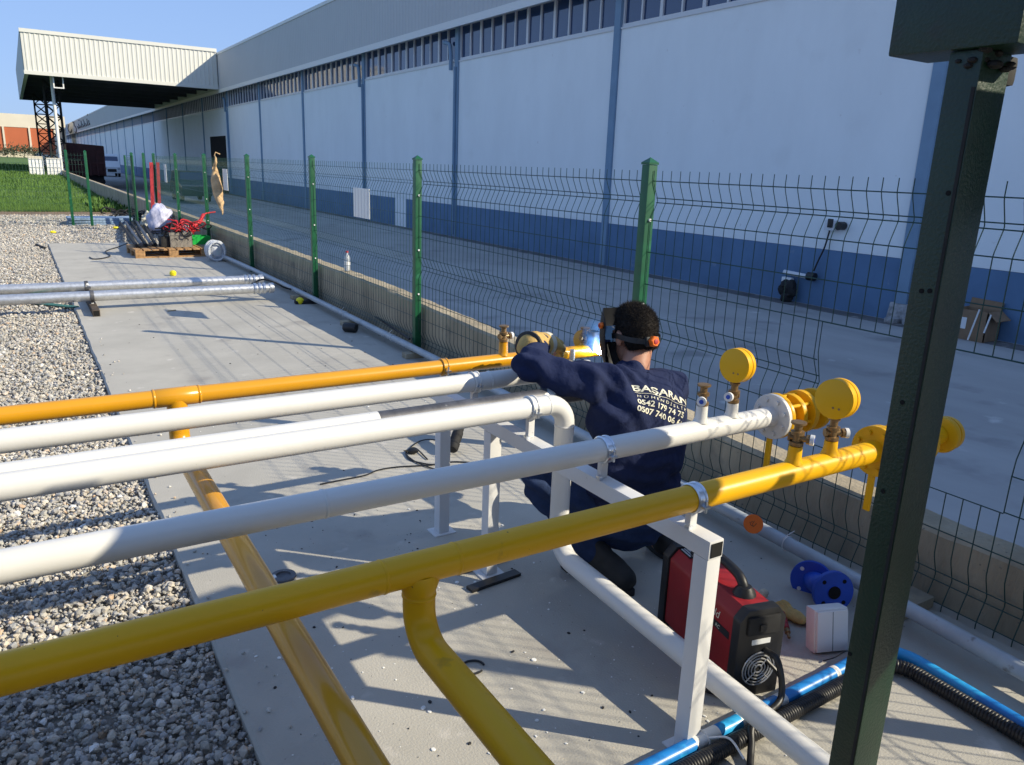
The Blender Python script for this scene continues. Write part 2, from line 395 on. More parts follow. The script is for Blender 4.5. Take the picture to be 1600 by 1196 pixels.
MB().box((XO+.02, ystart-.3, FB+.27), (XB+.2, yend, FT-.17)).build('parapet_back', 'fascia', wh, smooth=False)
# downpipes with a swan neck beside some pilasters
for k in (4, 5, 8):
    y = ystart+k*BAY+ (.32 if k == 4 else .3)
    MB().tube(arc_path([(XB-.12, y+.55, SILL+.72), (XB-.12, y+.1, SILL+.62), (XB-.12, y, SILL+.2), (XB-.12, y, SILL-.3)], .14), .075, 10).build('gutter_neck', 'pilaster', wh)
    MB().cyl((XB-.1, y-.3, SILL-.2), (XB-.1, y-.3, YARD+.1), .055, 10).build('downpipe', 'pilaster', wh)
# far lettering on the parapet: dark script strokes, too far to read
def letters():
    mb = MB(); x = XO-.05
    def st(pts, r=.10): mb.tube([(x, 178+(p[0]-147)*1.71, FB+(p[1]-6.05)*1.11) for p in spline([(a, b, 0) for a, b in pts], 5)], r, 5)
    st([(186, 8.3), (189, 7.6), (188, 6.8), (184, 6.5), (181, 7.0)], .13); st([(178, 8.5), (175, 8.3), (174.5, 7.6), (171.5, 7.0), (172, 6.2), (175, 6.25)], .15)
    y = 168.5
    for i, h in enumerate((7.2, 7.6, 7.2, 8.0, 7.3, 7.7, 7.2, 7.9, 7.5)):
        st([(y, h), (y-.3, 6.9), (y-.6, 6.75), (y-1.0, 6.9)], .12); y -= 2.3
        if i % 3 == 1: st([(y+1.1, h+.6), (y+.9, h+.7)], .12)
    return mb.build('lettering', 'letter', wh)
letters()
# things fixed to or standing by the warehouse wall
t = thing('socket_box', 'small grey switch box with black socket on the white warehouse wall', 'electric box', (XB, 9.4, .86))
MB().box((XB-.14, 9.36, .76), (XB-.002, 9.62, .97)).build('box', 'alu', t, bevel=.01)
MB().box((XB-.17, 9.41, .82), (XB-.141, 9.53, 1.0)).build('switch_cover', 'black', t, bevel=.01)
MB().cyl((XB-.2, 9.24, .87), (XB-.02, 9.24, .87), .085, 14).build('socket', 'black', t)
MB().tube(spline([(XB-.1, 9.5, .76), (XB-.11, 9.56, .4), (XB-.1, 9.68, .1), (XB-.12, 9.74, -.12)], 6), .018, 8).build('cable', 'black', t)
t.location += Vector((0, 1.06, -.09))
t = thing('wall_pipe', 'short grey pipe stub with black valve sticking from the blue band', 'pipe stub', (XB, 10, -.14))
MB().cyl((XB-.16, 9.62, -.15), (XB-.16, 10.4, -.12), .05, 14).build('pipe', 'alu', t)
MB().cyl((XB-.17, 9.58, -.13), (XB-.17, 9.76, -.13), .09, 12).build('valve', 'black', t)
MB().cyl((XB-.16, 10.3, -.14), (XB-.002, 10.3, -.14), .04, 10).build('bracket', 'alu', t)
t.location += Vector((0, 1.13, -.20))
t = thing('black_heap', 'black heap with a white cap at the wall foot under the pipe stub', 'heap', (XB-.16, 11.3, YARD))
CX0, CY0, CZ0 = XB-13.06, 1.13, YARD+.69
mb = MB()
for i in range(16): mb.ball((12.84+CX0+random.uniform(-.04, .06), 10.22+CY0+random.uniform(-.12, .14), YARD+.1+random.uniform(0, .28)), random.uniform(.07, .13), (1, 1, 1.2), 9, 6)
mb.v = [tuple(Vector(p)+noise.noise_vector(Vector(p)*9)*.05) for p in mb.v]; mb.build('heap', 'blackm', t)
MB().box((12.86+CX0, 10.16+CY0, -.3+CZ0), (12.96+CX0, 10.42+CY0, -.16+CZ0)).build('white_cap', 'whitep', t, bevel=.02)
t = thing('cardboard_box', 'open brown cardboard box standing against the blue band of the warehouse', 'cardboard box', (12.75, 6.5, -.69))
mb = MB()
for lo, hi in (((12.5, 6.12, -.68), (12.515, 6.72, -.16)), ((12.96, 6.12, -.68), (12.975, 6.72, -.16)), ((12.5, 6.12, -.68), (12.975, 6.135, -.16)), ((12.5, 6.705, -.68), (12.975, 6.72, -.16)), ((12.5, 6.12, -.69), (12.975, 6.72, -.682))): mb.box(lo, hi)
mb.build('carton', 'card', t)
MB().hexa([(12.96, 6.14, -.16), (12.98, 6.14, -.16), (12.98, 6.7, -.16), (12.96, 6.7, -.16), (13.0, 6.14, -.02), (13.02, 6.14, -.02), (13.02, 6.7, -.0), (13.0, 6.7, -.0)]).build('flap', 'card', t)
MB().hexa([(12.50, 5.96, -.30), (12.96, 5.96, -.30), (12.96, 6.12, -.172), (12.50, 6.12, -.172), (12.50, 5.955, -.29), (12.96, 5.955, -.29), (12.96, 6.12, -.16), (12.50, 6.12, -.16)]).build('flap', 'card', t)
MB().box((12.494, 6.46, -.5), (12.4985, 6.62, -.3)).build('label', 'trim', t, smooth=False)
MB().cyl((12.42, 6.34, -.67), (12.46, 6.26, -.12), .014, 6).build('stick', 'trim', t)
MB().cyl((12.43, 6.1, -.5), (12.47, 6.06, -.18), .014, 6).build('stick', 'trim', t)
t.location += Vector((XB-13.06, .74, YARD+.69))

# ------------------------------------------------------------------ loading canopy
YC = 41.55*S; YCE = 62.0*S; XC0 = .93*S; CB = 1.65+3.246*S; CT = 1.65+5.077*S
cn = thing('loading_canopy', 'cream ribbed canopy box jutting from the warehouse over the road', 'canopy', (7, YC, YARD))
v = []; f = []; pitch = .30; n = int((XO-XC0)/pitch); pts = []
for i in range(n):
    for p in ((0, 0), (.5, 0), (.62, -.03), (.88, -.03)): pts.append((XC0+(i+p[0])*pitch, YC+p[1]))
pts.append((XO-.05, YC))
for x, y in pts: v += [(x, y, CB+.24), (x, y, CT-.24)]
for i in range(len(pts)-1): f.append((2*i, 2*i+2, 2*i+3, 2*i+1))
MB().add(v, f).build('front_cladding', 'canopy', cn, smooth=False)
MB().box((XC0-.06, YC-.08, CT-.238), (XO-.05, YC+.3, CT)).build('top_trim', 'canopy', cn)
MB().box((XC0-.05, YC-.07, CB), (XO-.05, YC+.3, CB+.238)).build('bottom_trim', 'canopy', cn)
MB().box((XC0-.04, YC+.301, CB), (XC0+.2, YCE, CT-.05)).build('side_cladding', 'fascia', cn)
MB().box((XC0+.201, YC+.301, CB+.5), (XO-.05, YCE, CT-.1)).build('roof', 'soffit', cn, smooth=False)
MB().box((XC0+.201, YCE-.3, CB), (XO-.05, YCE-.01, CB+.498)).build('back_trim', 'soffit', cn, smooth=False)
for y in np.arange(YC+4, YCE-2, 4.5):
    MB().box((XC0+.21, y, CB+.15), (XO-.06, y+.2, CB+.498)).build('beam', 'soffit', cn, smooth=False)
def lattice(cx, cy, w, dark):
    mb = MB(); z0 = YARD; z1 = CB+.1; c = [(cx-w, cy-w), (cx+w, cy-w), (cx+w, cy+w), (cx-w, cy+w)]
    for x, y in c: mb.box((x-.06, y-.06, z0), (x+.06, y+.06, z1))
    nz = 9; h = (z1-z0)/nz
    for i in range(nz):
        for k in range(4):
            a, b = c[k], c[(k+1) % 4]; za = z0+i*h
            mb.tube([(a[0], a[1], za), (b[0], b[1], za+h)], .035, 4); mb.tube([(b[0], b[1], za), (a[0], a[1], za+h)], .035, 4)
            mb.tube([(a[0], a[1], za), (b[0], b[1], za)], .03, 4)
    return mb.build('lattice_column', 'blackm' if dark else 'alu', cn, smooth=False)
pa = GY(90, 230, 71); pb = GY(71, 230, 89)
lattice(pa.x, 71, .48, True); lattice(pb.x, 89, .5, True)
pq = GY(89, 200, YC+2)
MB().cyl((pq.x, YC+2, CB+.4), (pq.x, YC+2, YARD), .11, 10).build('downpipe', 'trim', cn)
p = GY(91, 128, YC+.5)
mb = MB(); mb.box((p.x-.33, YC+.4, p.z-.45), (p.x-.25, YC+.5, p.z+.45)); mb.box((p.x+.25, YC+.4, p.z-.45), (p.x+.33, YC+.5, p.z+.45)); mb.box((p.x-.25, YC+.4, p.z+.37), (p.x+.25, YC+.5, p.z+.45)); mb.box((p.x-.25, YC+.4, p.z-.45), (p.x+.25, YC+.5, p.z-.37))
mb.build('hanging_frame', 'trim', cn)

# ------------------------------------------------------------------ far factory, wall and brush on the left
t = thing('far_factory', 'distant factory with terracotta panels under a cream upper wall', 'factory', (-10, 232, 0))
MB().box((-60, 230, 7.35), (12.4, 250, 10.4)).build('upper_wall', 'creamwall', t, smooth=False)
for i in range(9):
    x = 4.6-5.35*i+5.35
    MB().box((x-.2, 229.8, -.5), (x+.2, 231, 7.34)).build('column', 'creamwall', t, smooth=False)
    MB().box((x-5.14, 230.1, 1.2), (x-.21, 231, 7.34)).build('terracotta_panel', 'terracotta', t, smooth=False)
MB().box((-60, 231.1, -1), (12.4, 249, 7.3)).build('core', 'creamwall', t, smooth=False)
MB().box((-60, 229.9, -1), (12.4, 231.05, 1.19)).build('plinth', 'creamwall', t, smooth=False)
tag(MB().box((-30, 200, -.5), (6, 200.4, 1.75)).build('boundary_wall', 'creamwall', smooth=False), 'pale boundary wall across the far end of the grass', 'wall')
def brush(name, x0, x1, y, z, n, label):
    mb = MB()
    for i in range(n):
        c = Vector((random.uniform(x0, x1), y+random.uniform(-1, 1), z+abs(random.gauss(0, .5))))
        for q in range(10):
            d = Vector((random.gauss(0, .5), random.gauss(0, .4), random.gauss(.2, .4))); a = c+d; u = Vector((random.gauss(0, .25), random.gauss(0, .2), random.gauss(0, .25))); w_ = Vector((random.gauss(0, .2), 0, random.gauss(.2, .2)))
            mb.add([a, a+u, a+w_], [(0, 1, 2)])
    return tag(mb.build(name, 'hedge', smooth=False), label, 'hedge')
brush('hedge', -12, 5, 196, 1.2, 220, 'dry olive hedge in front of the far factory')
for i, (u, lab) in enumerate(((57, 'left one of the two white gridded tanks on the grass edge'), (85, 'right one of the two white gridded tanks, nearest the canopy column'))):
    c = GY(u, 262, 66); s = .44; z0 = GY(u, 274, 66).z; z1 = GY(u, 248.5, 66).z
    t = thing('cage_tank', lab, 'tank', (c.x, 66.5, z0), 'white gridded tanks on the grass')
    MB().box((c.x-s, 66, z0+.02), (c.x+s, 67, z1)).build('tank', 'whitep', t, bevel=.06)
    mb = MB()
    for q in np.linspace(-s, s, 5): mb.box((c.x+q-.015, 65.95, z0), (c.x+q+.015, 65.99, z1))
    for q in np.linspace(z0, z1, 3): mb.box((c.x-s, 65.93, q-.015), (c.x+s, 65.948, q+.015))
    mb.build('cage', 'alu', t, smooth=False)
    MB().box((c.x-s, 66, z1+.005), (c.x+s, 67, z1+.06+.12*(1-i))).build('cover', 'creamwall', t)

# ------------------------------------------------------------------ vehicles in the yard
def wheel(mb_t, mb_r, x, y, z, r, w):
    mb_t.lathe((x-w/2, y, z), (1, 0, 0), [(r*.6, 0), (r*.95, 0), (r, w*.15), (r, w*.85), (r*.95, w), (r*.6, w)], 18)
    mb_r.lathe((x-w/2-.005, y, z), (1, 0, 0), [(r*.1, .02), (r*.58, .0), (r*.58, w+.01), (r*.1, w-.01)], 14)
bl = GZ(106, 290, YARD); 
TY = 73.0; tx0 = GY(106, 255, TY).x; tx1 = GY(163, 255, TY).x; tz1 = GY(130, 224, TY).z
t = thing('dump_truck', 'dark red dump truck seen from behind, parked under the canopy', 'truck', ((tx0+tx1)/2, TY+3, YARD))
mb = MB(); mb.hexa([(tx0, TY, YARD+1.0), (tx1, TY, YARD+1.0), (tx1, TY+5.2, YARD+1.0), (tx0, TY+5.2, YARD+1.0), (tx0-.05, TY-.1, tz1), (tx1+.05, TY-.1, tz1-.15), (tx1+.05, TY+5.4, tz1-.1), (tx0-.05, TY+5.4, tz1)])
mb.build('dump_body', 'truckred', t, bevel=.05)
mb = MB()
for i in range(6):
    x = tx0+(tx1-tx0)*i/5; mb.box((x-.06, TY-.17, YARD+.95), (x+.06, TY-.105, tz1-.2))
mb.box((tx0, TY-.19, YARD+1.9), (tx1, TY-.171, YARD+2.02)); mb.build('tailgate_ribs', 'truckred', t)
MB().box((tx0+.1, TY+.3, YARD+.55), (tx1-.1, TY+7, YARD+.98)).build('chassis', 'blackm', t)
MB().box((tx0+.1, TY+5.6, YARD+1.0), (tx1-.1, TY+7.3, tz1-.25)).build('cab', 'truckred', t, bevel=.12)
MB().box((tx0+.05, TY-.1, YARD+.42), (tx1-.05, TY+.02, YARD+.66)).build('bumper', 'blackm', t)
for yy in (TY+1.2, TY+2.5, TY+6.3):
    for xx in (tx0+.25, tx1-.25):
        a, b = MB(), MB(); wheel(a, b, xx, yy, YARD+.5, .5, .42); w_ = a.build('wheel', 'tyre', t); b.build('rim', 'alu', w_)
BY = 112.0; bx = GY(174, 255, BY).x
t = thing('minibus', 'white minibus with dark windows standing behind the red truck', 'minibus', (bx, BY+2, YARD))
prof = [(BY-.1, YARD+.45), (BY-.1, YARD+1.2), (BY+.35, YARD+1.55), (BY+1.0, YARD+2.55), (BY+1.5, YARD+2.75), (BY+5.6, YARD+2.75), (BY+5.8, YARD+.45)]
MB().prism(prof, 'x', bx-1.0, bx+1.0).build('body', 'busw', t, bevel=.12)
MB().hexa([(bx-.85, BY+.36, YARD+1.5), (bx+.85, BY+.36, YARD+1.5), (bx+.85, BY+.5, YARD+1.5), (bx-.85, BY+.5, YARD+1.5), (bx-.8, BY+.88, YARD+2.45), (bx+.8, BY+.88, YARD+2.45), (bx+.8, BY+1.1, YARD+2.45), (bx-.8, BY+1.1, YARD+2.45)]).build('windscreen', 'glass', t)
for s in (-1, 1):
    for q in range(3): MB().box((bx+s*1.0-.012, BY+1.5+q*1.4, YARD+1.6), (bx+s*1.0+.012, BY+2.75+q*1.4, YARD+2.35)).build('side_window', 'glass', t)
    MB().box((bx+s*.78-.16, BY-.13, YARD+.85), (bx+s*.78+.16, BY-.06, YARD+1.1)).build('headlight', 'clear', t)
    for yy in (BY+1.0, BY+4.6):
        a, b = MB(), MB(); wheel(a, b, bx+s*.88, yy, YARD+.36, .36, .24); w_ = a.build('wheel', 'tyre', t); b.build('rim', 'alu', w_)
MB().box((bx-.5, BY-.13, YARD+.6), (bx+.5, BY-.07, YARD+.95)).build('grille', 'black', t)
# parked car seen through the fence
cy_ = 52.0; cx_ = GY(296, 270, cy_).x; L0 = cy_-2.1
t = thing('parked_car', 'dark green car parked by the warehouse wall behind the hanging beige bag', 'car', (cx_, cy_, YARD))
prof = [(L0, YARD+0.448), (L0, YARD+1.024), (L0+.9, YARD+1.178), (L0+1.5, YARD+1.818), (L0+3.1, YARD+1.856), (L0+3.8, YARD+1.280), (L0+4.2, YARD+1.152), (L0+4.25, YARD+0.448)]
MB().prism(prof, 'x', cx_-.85, cx_+.85).build('body', 'carpaint', t, bevel=.1)
for s in (-1, 1):
    MB().prism([(L0+1.1, YARD+1.216), (L0+1.6, YARD+1.741), (L0+2.25, YARD+1.766), (L0+2.25, YARD+1.216)], 'x', cx_+s*.85-.012, cx_+s*.85+.012).build('side_window', 'glass', t)
    MB().prism([(L0+2.32, YARD+1.216), (L0+2.32, YARD+1.766), (L0+3.0, YARD+1.754), (L0+3.5, YARD+1.254)], 'x', cx_+s*.85-.012, cx_+s*.85+.012).build('side_window', 'glass', t)
    for yy in (L0+.8, L0+3.4):
        a, b = MB(), MB(); wheel(a, b, cx_+s*.75, yy, YARD+0.410, .32, .2); w_ = a.build('wheel', 'tyre', t); b.build('rim', 'alu', w_)
MB().hexa([(cx_-.72, L0+.93, YARD+1.190), (cx_+.72, L0+.93, YARD+1.190), (cx_+.72, L0+1.1, YARD+1.190), (cx_-.72, L0+1.1, YARD+1.190), (cx_-.66, L0+1.42, YARD+1.779), (cx_+.66, L0+1.42, YARD+1.779), (cx_+.66, L0+1.6, YARD+1.779), (cx_-.66, L0+1.6, YARD+1.779)]).build('windscreen', 'glass', t)

# ================================================================== FENCE
WR = .0024
ZB = [.05, .115, .145, .40]                       # (kept for reference of the fold heights)
FOLDS = [.125, .785, 1.515]; HZ = [.03, .105, .145, .33, .498, .64, .765, .80, .88, 1.056, 1.235, 1.41, 1.505, 1.53, 1.62]
def wire_profile():
    p = [(0, .0)]
    for c in FOLDS:
        p += [(0, c-.105), (.006, c-.085), (.036, c-.016), (.040, c), (.036, c+.016), (.006, c+.085), (0, c+.105)]
    p += [(0, 1.675)]
    return sorted(p, key=lambda q: q[1])
WP = wire_profile()
def prof_at(z):
    for (o0, z0), (o1, z1) in zip(WP, WP[1:]):
        if z0 <= z <= z1: return o0+(o1-o0)*(z-z0)/max(1e-6, z1-z0)
    return 0
def panel(parent, P, s0, s1, seed, hole=None, dz=0, n=4):
    """welded mesh panel: P(s, offset, z) gives the place point"""
    mb = MB(); r_ = random.Random(seed); step = .0675; k = int(round((s1-s0)/step)); wob = lambda: r_.uniform(-.0015, .0015)
    for i in range(k+1):
        s = s0+(s1-s0)*i/k; w = wob(); dv = wob()
        segs = [WP]
        if hole and hole[0]+.005 < s < hole[1]-.005:
            segs = [[q for q in WP if q[1] <= hole[2]-.001]+[(prof_at(hole[2]), hole[2])], [(prof_at(hole[3]), hole[3])]+[q for q in WP if q[1] >= hole[3]+.001]]
        for sg in segs:
            mb.tube([P(s+w, o+dv, z+dz) for o, z in sg], WR, n, caps=False)
    for z in HZ:
        runs = [(s0, s1)]
        if hole and hole[2]+.004 < z < hole[3]-.004: runs = [(s0, hole[0]), (hole[1], s1)]
        o = prof_at(z)-.0045
        for a, b in runs: mb.tube([P(a, o, z+dz), P((a+b)/2, o+wob()*2, z+dz+wob()), P(b, o, z+dz)], WR*1.08, n, caps=False)
    if hole:
        for s in (hole[0], hole[1]): mb.tube([P(s, prof_at(z), z+dz) for z in np.linspace(hole[2], hole[3], 9)], WR, n, caps=False)
        for z in (hole[2], hole[3]): mb.tube([P(hole[0], prof_at(z)-.0045, z+dz), P(hole[1], prof_at(z)-.0045, z+dz)], WR, n, caps=False)
    return mb.build('mesh_panel', 'fence', parent, smooth=False)
def post(parent, x, y, z0=-.02, z1=1.705, w=.030, clips=True):
    p = MB().box((x-w, y-w, z0), (x+w, y+w, z1)).build('post', 'post', parent, bevel=.004)
    mb = MB(); e = w+.004
    mb.add([(x-e, y-e, z1+.001), (x+e, y-e, z1+.001), (x+e, y+e, z1+.001), (x-e, y+e, z1+.001), (x-e, y-e, z1+.012), (x+e, y-e, z1+.012), (x+e, y+e, z1+.012), (x-e, y+e, z1+.012), (x, y, z1+.04)],
           [(0, 3, 2, 1), (0, 1, 5, 4), (1, 2, 6, 5), (2, 3, 7, 6), (3, 0, 4, 7), (4, 5, 8), (5, 6, 8), (6, 7, 8), (7, 4, 8)])
    mb.build('post_cap', 'post', p, smooth=False)
    if clips:
        for z in (1.41, .94, .55): MB().cyl((x+.0, y-w-.001, z), (x+.0, y-w-.010, z), .008, 8).build('clip', 'whitep', p)
    return p
fe = thing('boundary_fence', 'long green welded mesh fence with folded wires and square posts beside the slab', 'fence', (XF, 8, 0))
PY_ = [.36, 3.36, 6.34, 9.22, 12.26, 15.40, 18.40, 21.45]
for y in PY_: post(fe, XF, y)
FX = XF+.034
for i, (a, b) in enumerate(zip(PY_, PY_[1:])):
    panel(fe, lambda s, o, z: Vector((FX-.03+o, s, z)), a+.036, b-.036, i, hole=(1.268, 2.146, .492, 1.054) if i == 0 else None, n=4 if i < 2 else 3)
post(fe, XF, -2.64); panel(fe, lambda s, o, z: Vector((FX-.03+o, s, z)), -2.604, .324, 99, n=3)
YG = 21.9
cf = thing('cross_fence', 'green mesh fence crossing the gravel at the far end of the yard', 'fence', (0, YG, 0))
xs = [1.12, -1.9, -4.9, -7.9]
for x in xs: post(cf, x, YG, clips=False)
for i, (a, b) in enumerate(zip(xs[1:], xs)): panel(cf, lambda s, o, z: Vector((s, YG+o, z)), a+.036, b-.036, 20+i, n=3)
gt = thing('mesh_gate', 'open green framed mesh gate leaf standing by the fence corner', 'gate', (2.7, YG, 0))
for x in (2.55, 2.82): post(gt, x, YG+.15, clips=False)
MB().tube([(2.37, YG-.1, .08), (2.37, YG-.1, 1.66), (2.56, YG+.1, 1.66), (2.56, YG+.1, .08)], .022, 8, closed=True).build('gate_frame', 'post', gt)
panel(gt, lambda s, o, z: Vector((2.37+s*.19, YG-.1+s*.2+o*.2, z*.97)), .02, .98, 31, n=3)
gl = thing('mesh_gate', 'narrow green mesh gate leaf between two posts above the blue foam sheet', 'gate', (1.4, YG-.2, 0))
post(gl, 1.52, YG-.1, clips=False)
panel(gl, lambda s, o, z: Vector((s, YG-.1+o, z)), 1.16, 1.49, 33, n=3)

# notice boards, bag and red strip hung on the fence
def board(y0, y1, z0, z1, label, m='whitep', x=2.955):
    t = thing('sign_board', label, 'sign board', (x, (y0+y1)/2, z0), 'white boards tied to the green fence')
    MB().box((x-.006, y0, z0), (x, y1, z1)).build('board', m, t, smooth=False)
    for q in np.linspace(y0+.05, y1-.05, 5): MB().box((x-.012, q-.008, z0+.005), (x-.0062, q+.008, z1-.005)).build('rib', m, t, smooth=False)
    for z in (z0+.03, z1-.03): MB().tube([(x+.02+.013*math.cos(a), (y0+y1)/2+.0, z+.013*math.sin(a)) for a in np.linspace(0, 6.28, 9)[:-1]], .002, 4, closed=True).build('tie', 'black', t)
board(7.40, 7.83, 1.13, 1.42, 'white ribbed board tied to the fence right of the plastic bottle')
board(13.50, 13.83, 1.16, 1.50, 'white ribbed board on the fence beside the hanging beige bag')
board(19.55, 19.85, 1.10, 1.50, 'white ribbed board on the fence next to the red strip')
def hanging_bag():
    t = thing('hanging_bag', 'long beige cloth bag tied to the fence by its neck and hanging down', 'bag', (2.88, 14.0, 1.7))
    c = [(335, 243, .012), (337, 252, .02), (336, 262, .034), (336, 268, .052), (337, 280, .078), (339, 293, .085), (341, 305, .074), (344, 316, .052), (346, 326, .026), (348, 336, .008)]
    pts = [GX(u, v, 2.86) for u, v, _ in c]; rs = [q[2] for q in c]; P = spline(pts, 5); R = list(np.interp(np.linspace(0, len(rs)-1, len(P)), range(len(rs)), rs))
    mb = MB().tube(P, R, 16); mb.v = [tuple(Vector(p)+Vector((noise.noise(Vector(p)*14), noise.noise(Vector(p)*14+Vector((9, 0, 0))), 0))*.016) for p in mb.v]
    mb.build('bag', 'beige', t)
    MB().tube([pts[0]+Vector((.09, 0, .02)), pts[0]+Vector((.02, .0, .05)), pts[0], pts[1]], .009, 6).build('string', 'beige', t)
    for q in (-1, 1): MB().tube(spline([pts[3], pts[3]+Vector((-.02, .07*q, .03)), pts[3]+Vector((-.01, .09*q, .07))], 4), [.012]*8+[.004], 6).build('bag_corner', 'beige', t)
hanging_bag()
t = thing('red_strip', 'red plastic strips hung on the gate post at the fence corner', 'strip', (2.93, 21.3, .3))
for u, w_ in ((236, .042), (246.5, .036)):
    a = GY(u, 254, 21.35); b = GY(u+3, 329, 21.35)
    v8 = []
    for y in (-.006, .006): pass
    MB().hexa([(b.x-w_, 21.34, b.z), (b.x+w_, 21.34, b.z), (b.x+w_, 21.352, b.z), (b.x-w_, 21.352, b.z), (a.x-w_, 21.34, a.z), (a.x+w_, 21.34, a.z), (a.x+w_, 21.352, a.z), (a.x-w_, 21.352, a.z)]).build('strip', 'redp', t)

# ================================================================== GRAVEL AND GRASS
def stone_shapes(k):
    out = []
    for i in range(k):
        bm = bmesh.new(); bmesh.ops.create_icosphere(bm, subdivisions=1, radius=1)
        sc = Vector((random.uniform(.8, 1.35), random.uniform(.65, 1.0), random.uniform(.4, .75)))
        for v in bm.verts:
            v.co = Vector((v.co.x*sc.x, v.co.y*sc.y, v.co.z*sc.z))*(1+random.uniform(-.26, .20))
        if True:
            for _ in range(7):
                d = Vector((random.gauss(0, 1), random.gauss(0, 1), random.gauss(0, 1))).normalized(); h = random.uniform(.38, .66)
                for v in bm.verts:
                    q = v.co.dot(d)
                    if q > h: v.co -= d*(q-h)
        bm.verts.ensure_lookup_table(); V = np.array([v.co[:] for v in bm.verts]); F = np.array([[v.index for v in f.verts] for f in bm.faces]); bm.free(); out.append((V, F))
    return out
def gravel():
    shapes = stone_shapes(10); ico12 = []
    Vs, Fs, Cs = [], [], []; off = 0
    def region(n, x0, x1, y0, y1, s0, s1, zmin, zmax, lowpoly=False, clip=None):
        nonlocal off
        x = rng.uniform(x0, x1, n); y = rng.uniform(y0, y1, n); s = s0+(s1-s0)*rng.random(n)**2.2
        if clip is not None: k_ = clip(x, y, s); x, y, s = x[k_], y[k_], s[k_]; n = len(x)
        z = rng.uniform(zmin, zmax, n); a = rng.uniform(0, 6.283, n); ti = rng.normal(0, .5, n); tj = rng.normal(0, .5, n); sh = rng.integers(0, len(shapes), n)
        tone = rng.random(n)
        ca, sa, ct, st_, cu, su = np.cos(a), np.sin(a), np.cos(ti), np.sin(ti), np.cos(tj), np.sin(tj)
        for k, (V, F) in enumerate(shapes):
            id_ = np.where(sh == k)[0]
            if not len(id_): continue
            P = V[None]*s[id_][:, None, None]
            X, Y, Z = P[..., 0], P[..., 1], P[..., 2]
            Y, Z = Y*ct[id_][:, None]-Z*st_[id_][:, None], Y*st_[id_][:, None]+Z*ct[id_][:, None]
            X, Z = X*cu[id_][:, None]-Z*su[id_][:, None], X*su[id_][:, None]+Z*cu[id_][:, None]
            X, Y = X*ca[id_][:, None]-Y*sa[id_][:, None], X*sa[id_][:, None]+Y*ca[id_][:, None]
            W = np.stack([X+x[id_][:, None], Y+y[id_][:, None], Z+z[id_][:, None]], -1)
            m_ = len(id_); nv = len(V)
            Vs.append(W.reshape(-1, 3)); Fs.append((F[None]+(np.arange(m_)*nv)[:, None, None]+off).reshape(-1, 3)); off += m_*nv
            Cs.append(np.repeat(tone[id_], nv))
    edge = lambda x, y, s: x+s*.9 < .43
    region(15000, -.45, .43, .9, 5.2, .009, .025, -.056, -.022, clip=edge)
    region(11000, -.45, .43, 5.2, 10, .010, .026, -.055, -.02, clip=edge)
    region(9000, -.6, .43, 10, 17.4, .012, .030, -.055, -.02, clip=edge)
    region(16000, -.9, 3.0, 17.3, 26, .016, .038, -.07, -.03)
    region(9000, -3.2, -.45, 0, 10, .016, .034, -.06, -.02)
    region(7000, -3.2, -.6, 10, 26, .022, .045, -.07, -.03)
    region(14000, -.45, .43, .9, 6.5, .0045, .010, -.046, -.030, clip=lambda x, y, s: x+s < .425)
    region(70, .42, .60, .9, 8, .006, .013, .004, .007)
    region(420, .10, .44, .4, 17, .008, .016, -.035, -.012)
    V = np.concatenate(Vs); F = np.concatenate(Fs); me = np_mesh('gravel', V, F)
    me.shade_flat()
    at = me.attributes.new('tone', 'FLOAT', 'POINT'); at.data.foreach_set('value', np.concatenate(Cs).astype(np.float32))
    m = bpy.data.materials.new('gravel_stone'); m.use_nodes = True; n = m.node_tree.nodes; L = m.node_tree.links; b = n['Principled BSDF']; b.inputs['Roughness'].default_value = .85
    A = n.new('ShaderNodeAttribute'); A.attribute_name = 'tone'; r = n.new('ShaderNodeValToRGB'); e = r.color_ramp.elements
    cols = [(0, (.20, .195, .19)), (.12, (.42, .40, .35)), (.30, (.30, .305, .31)), (.46, (.52, .48, .41)), (.62, (.45, .40, .33)), (.76, (.36, .355, .35)), (.88, (.62, .58, .51)), (.95, (.50, .36, .24)), (.985, (.74, .72, .68))]
    e[0].position = 0; e[0].color = (*cols[0][1], 1); e[1].position = cols[-1][0]; e[1].color = (*cols[-1][1], 1)
    for p, c in cols[1:-1]: q = e.new(p); q.color = (*c, 1)
    L.new(A.outputs['Fac'], r.inputs[0])
    tc = n.new('ShaderNodeTexCoord'); nz = n.new('ShaderNodeTexNoise'); nz.inputs['Scale'].default_value = 70; nz.inputs['Detail'].default_value = 4; L.new(tc.outputs['Object'], nz.inputs[0])
    mr = n.new('ShaderNodeMapRange'); mr.inputs[3].default_value = .72; mr.inputs[4].default_value = 1.25; L.new(nz.outputs[0], mr.inputs[0])
    mx = n.new('ShaderNodeMix'); mx.data_type = 'RGBA'; mx.blend_type = 'MULTIPLY'; mx.inputs[0].default_value = 1; L.new(r.outputs[0], mx.inputs[6]); L.new(mr.outputs[0], mx.inputs[7]); L.new(mx.outputs[2], b.inputs['Base Color'])
    bp = n.new('ShaderNodeBump'); bp.inputs['Strength'].default_value = .5; bp.inputs['Distance'].default_value = .004; L.new(nz.outputs[0], bp.inputs['Height']); L.new(bp.outputs[0], b.inputs['Normal'])
    stuff(link('gravel', me, m))
gravel()
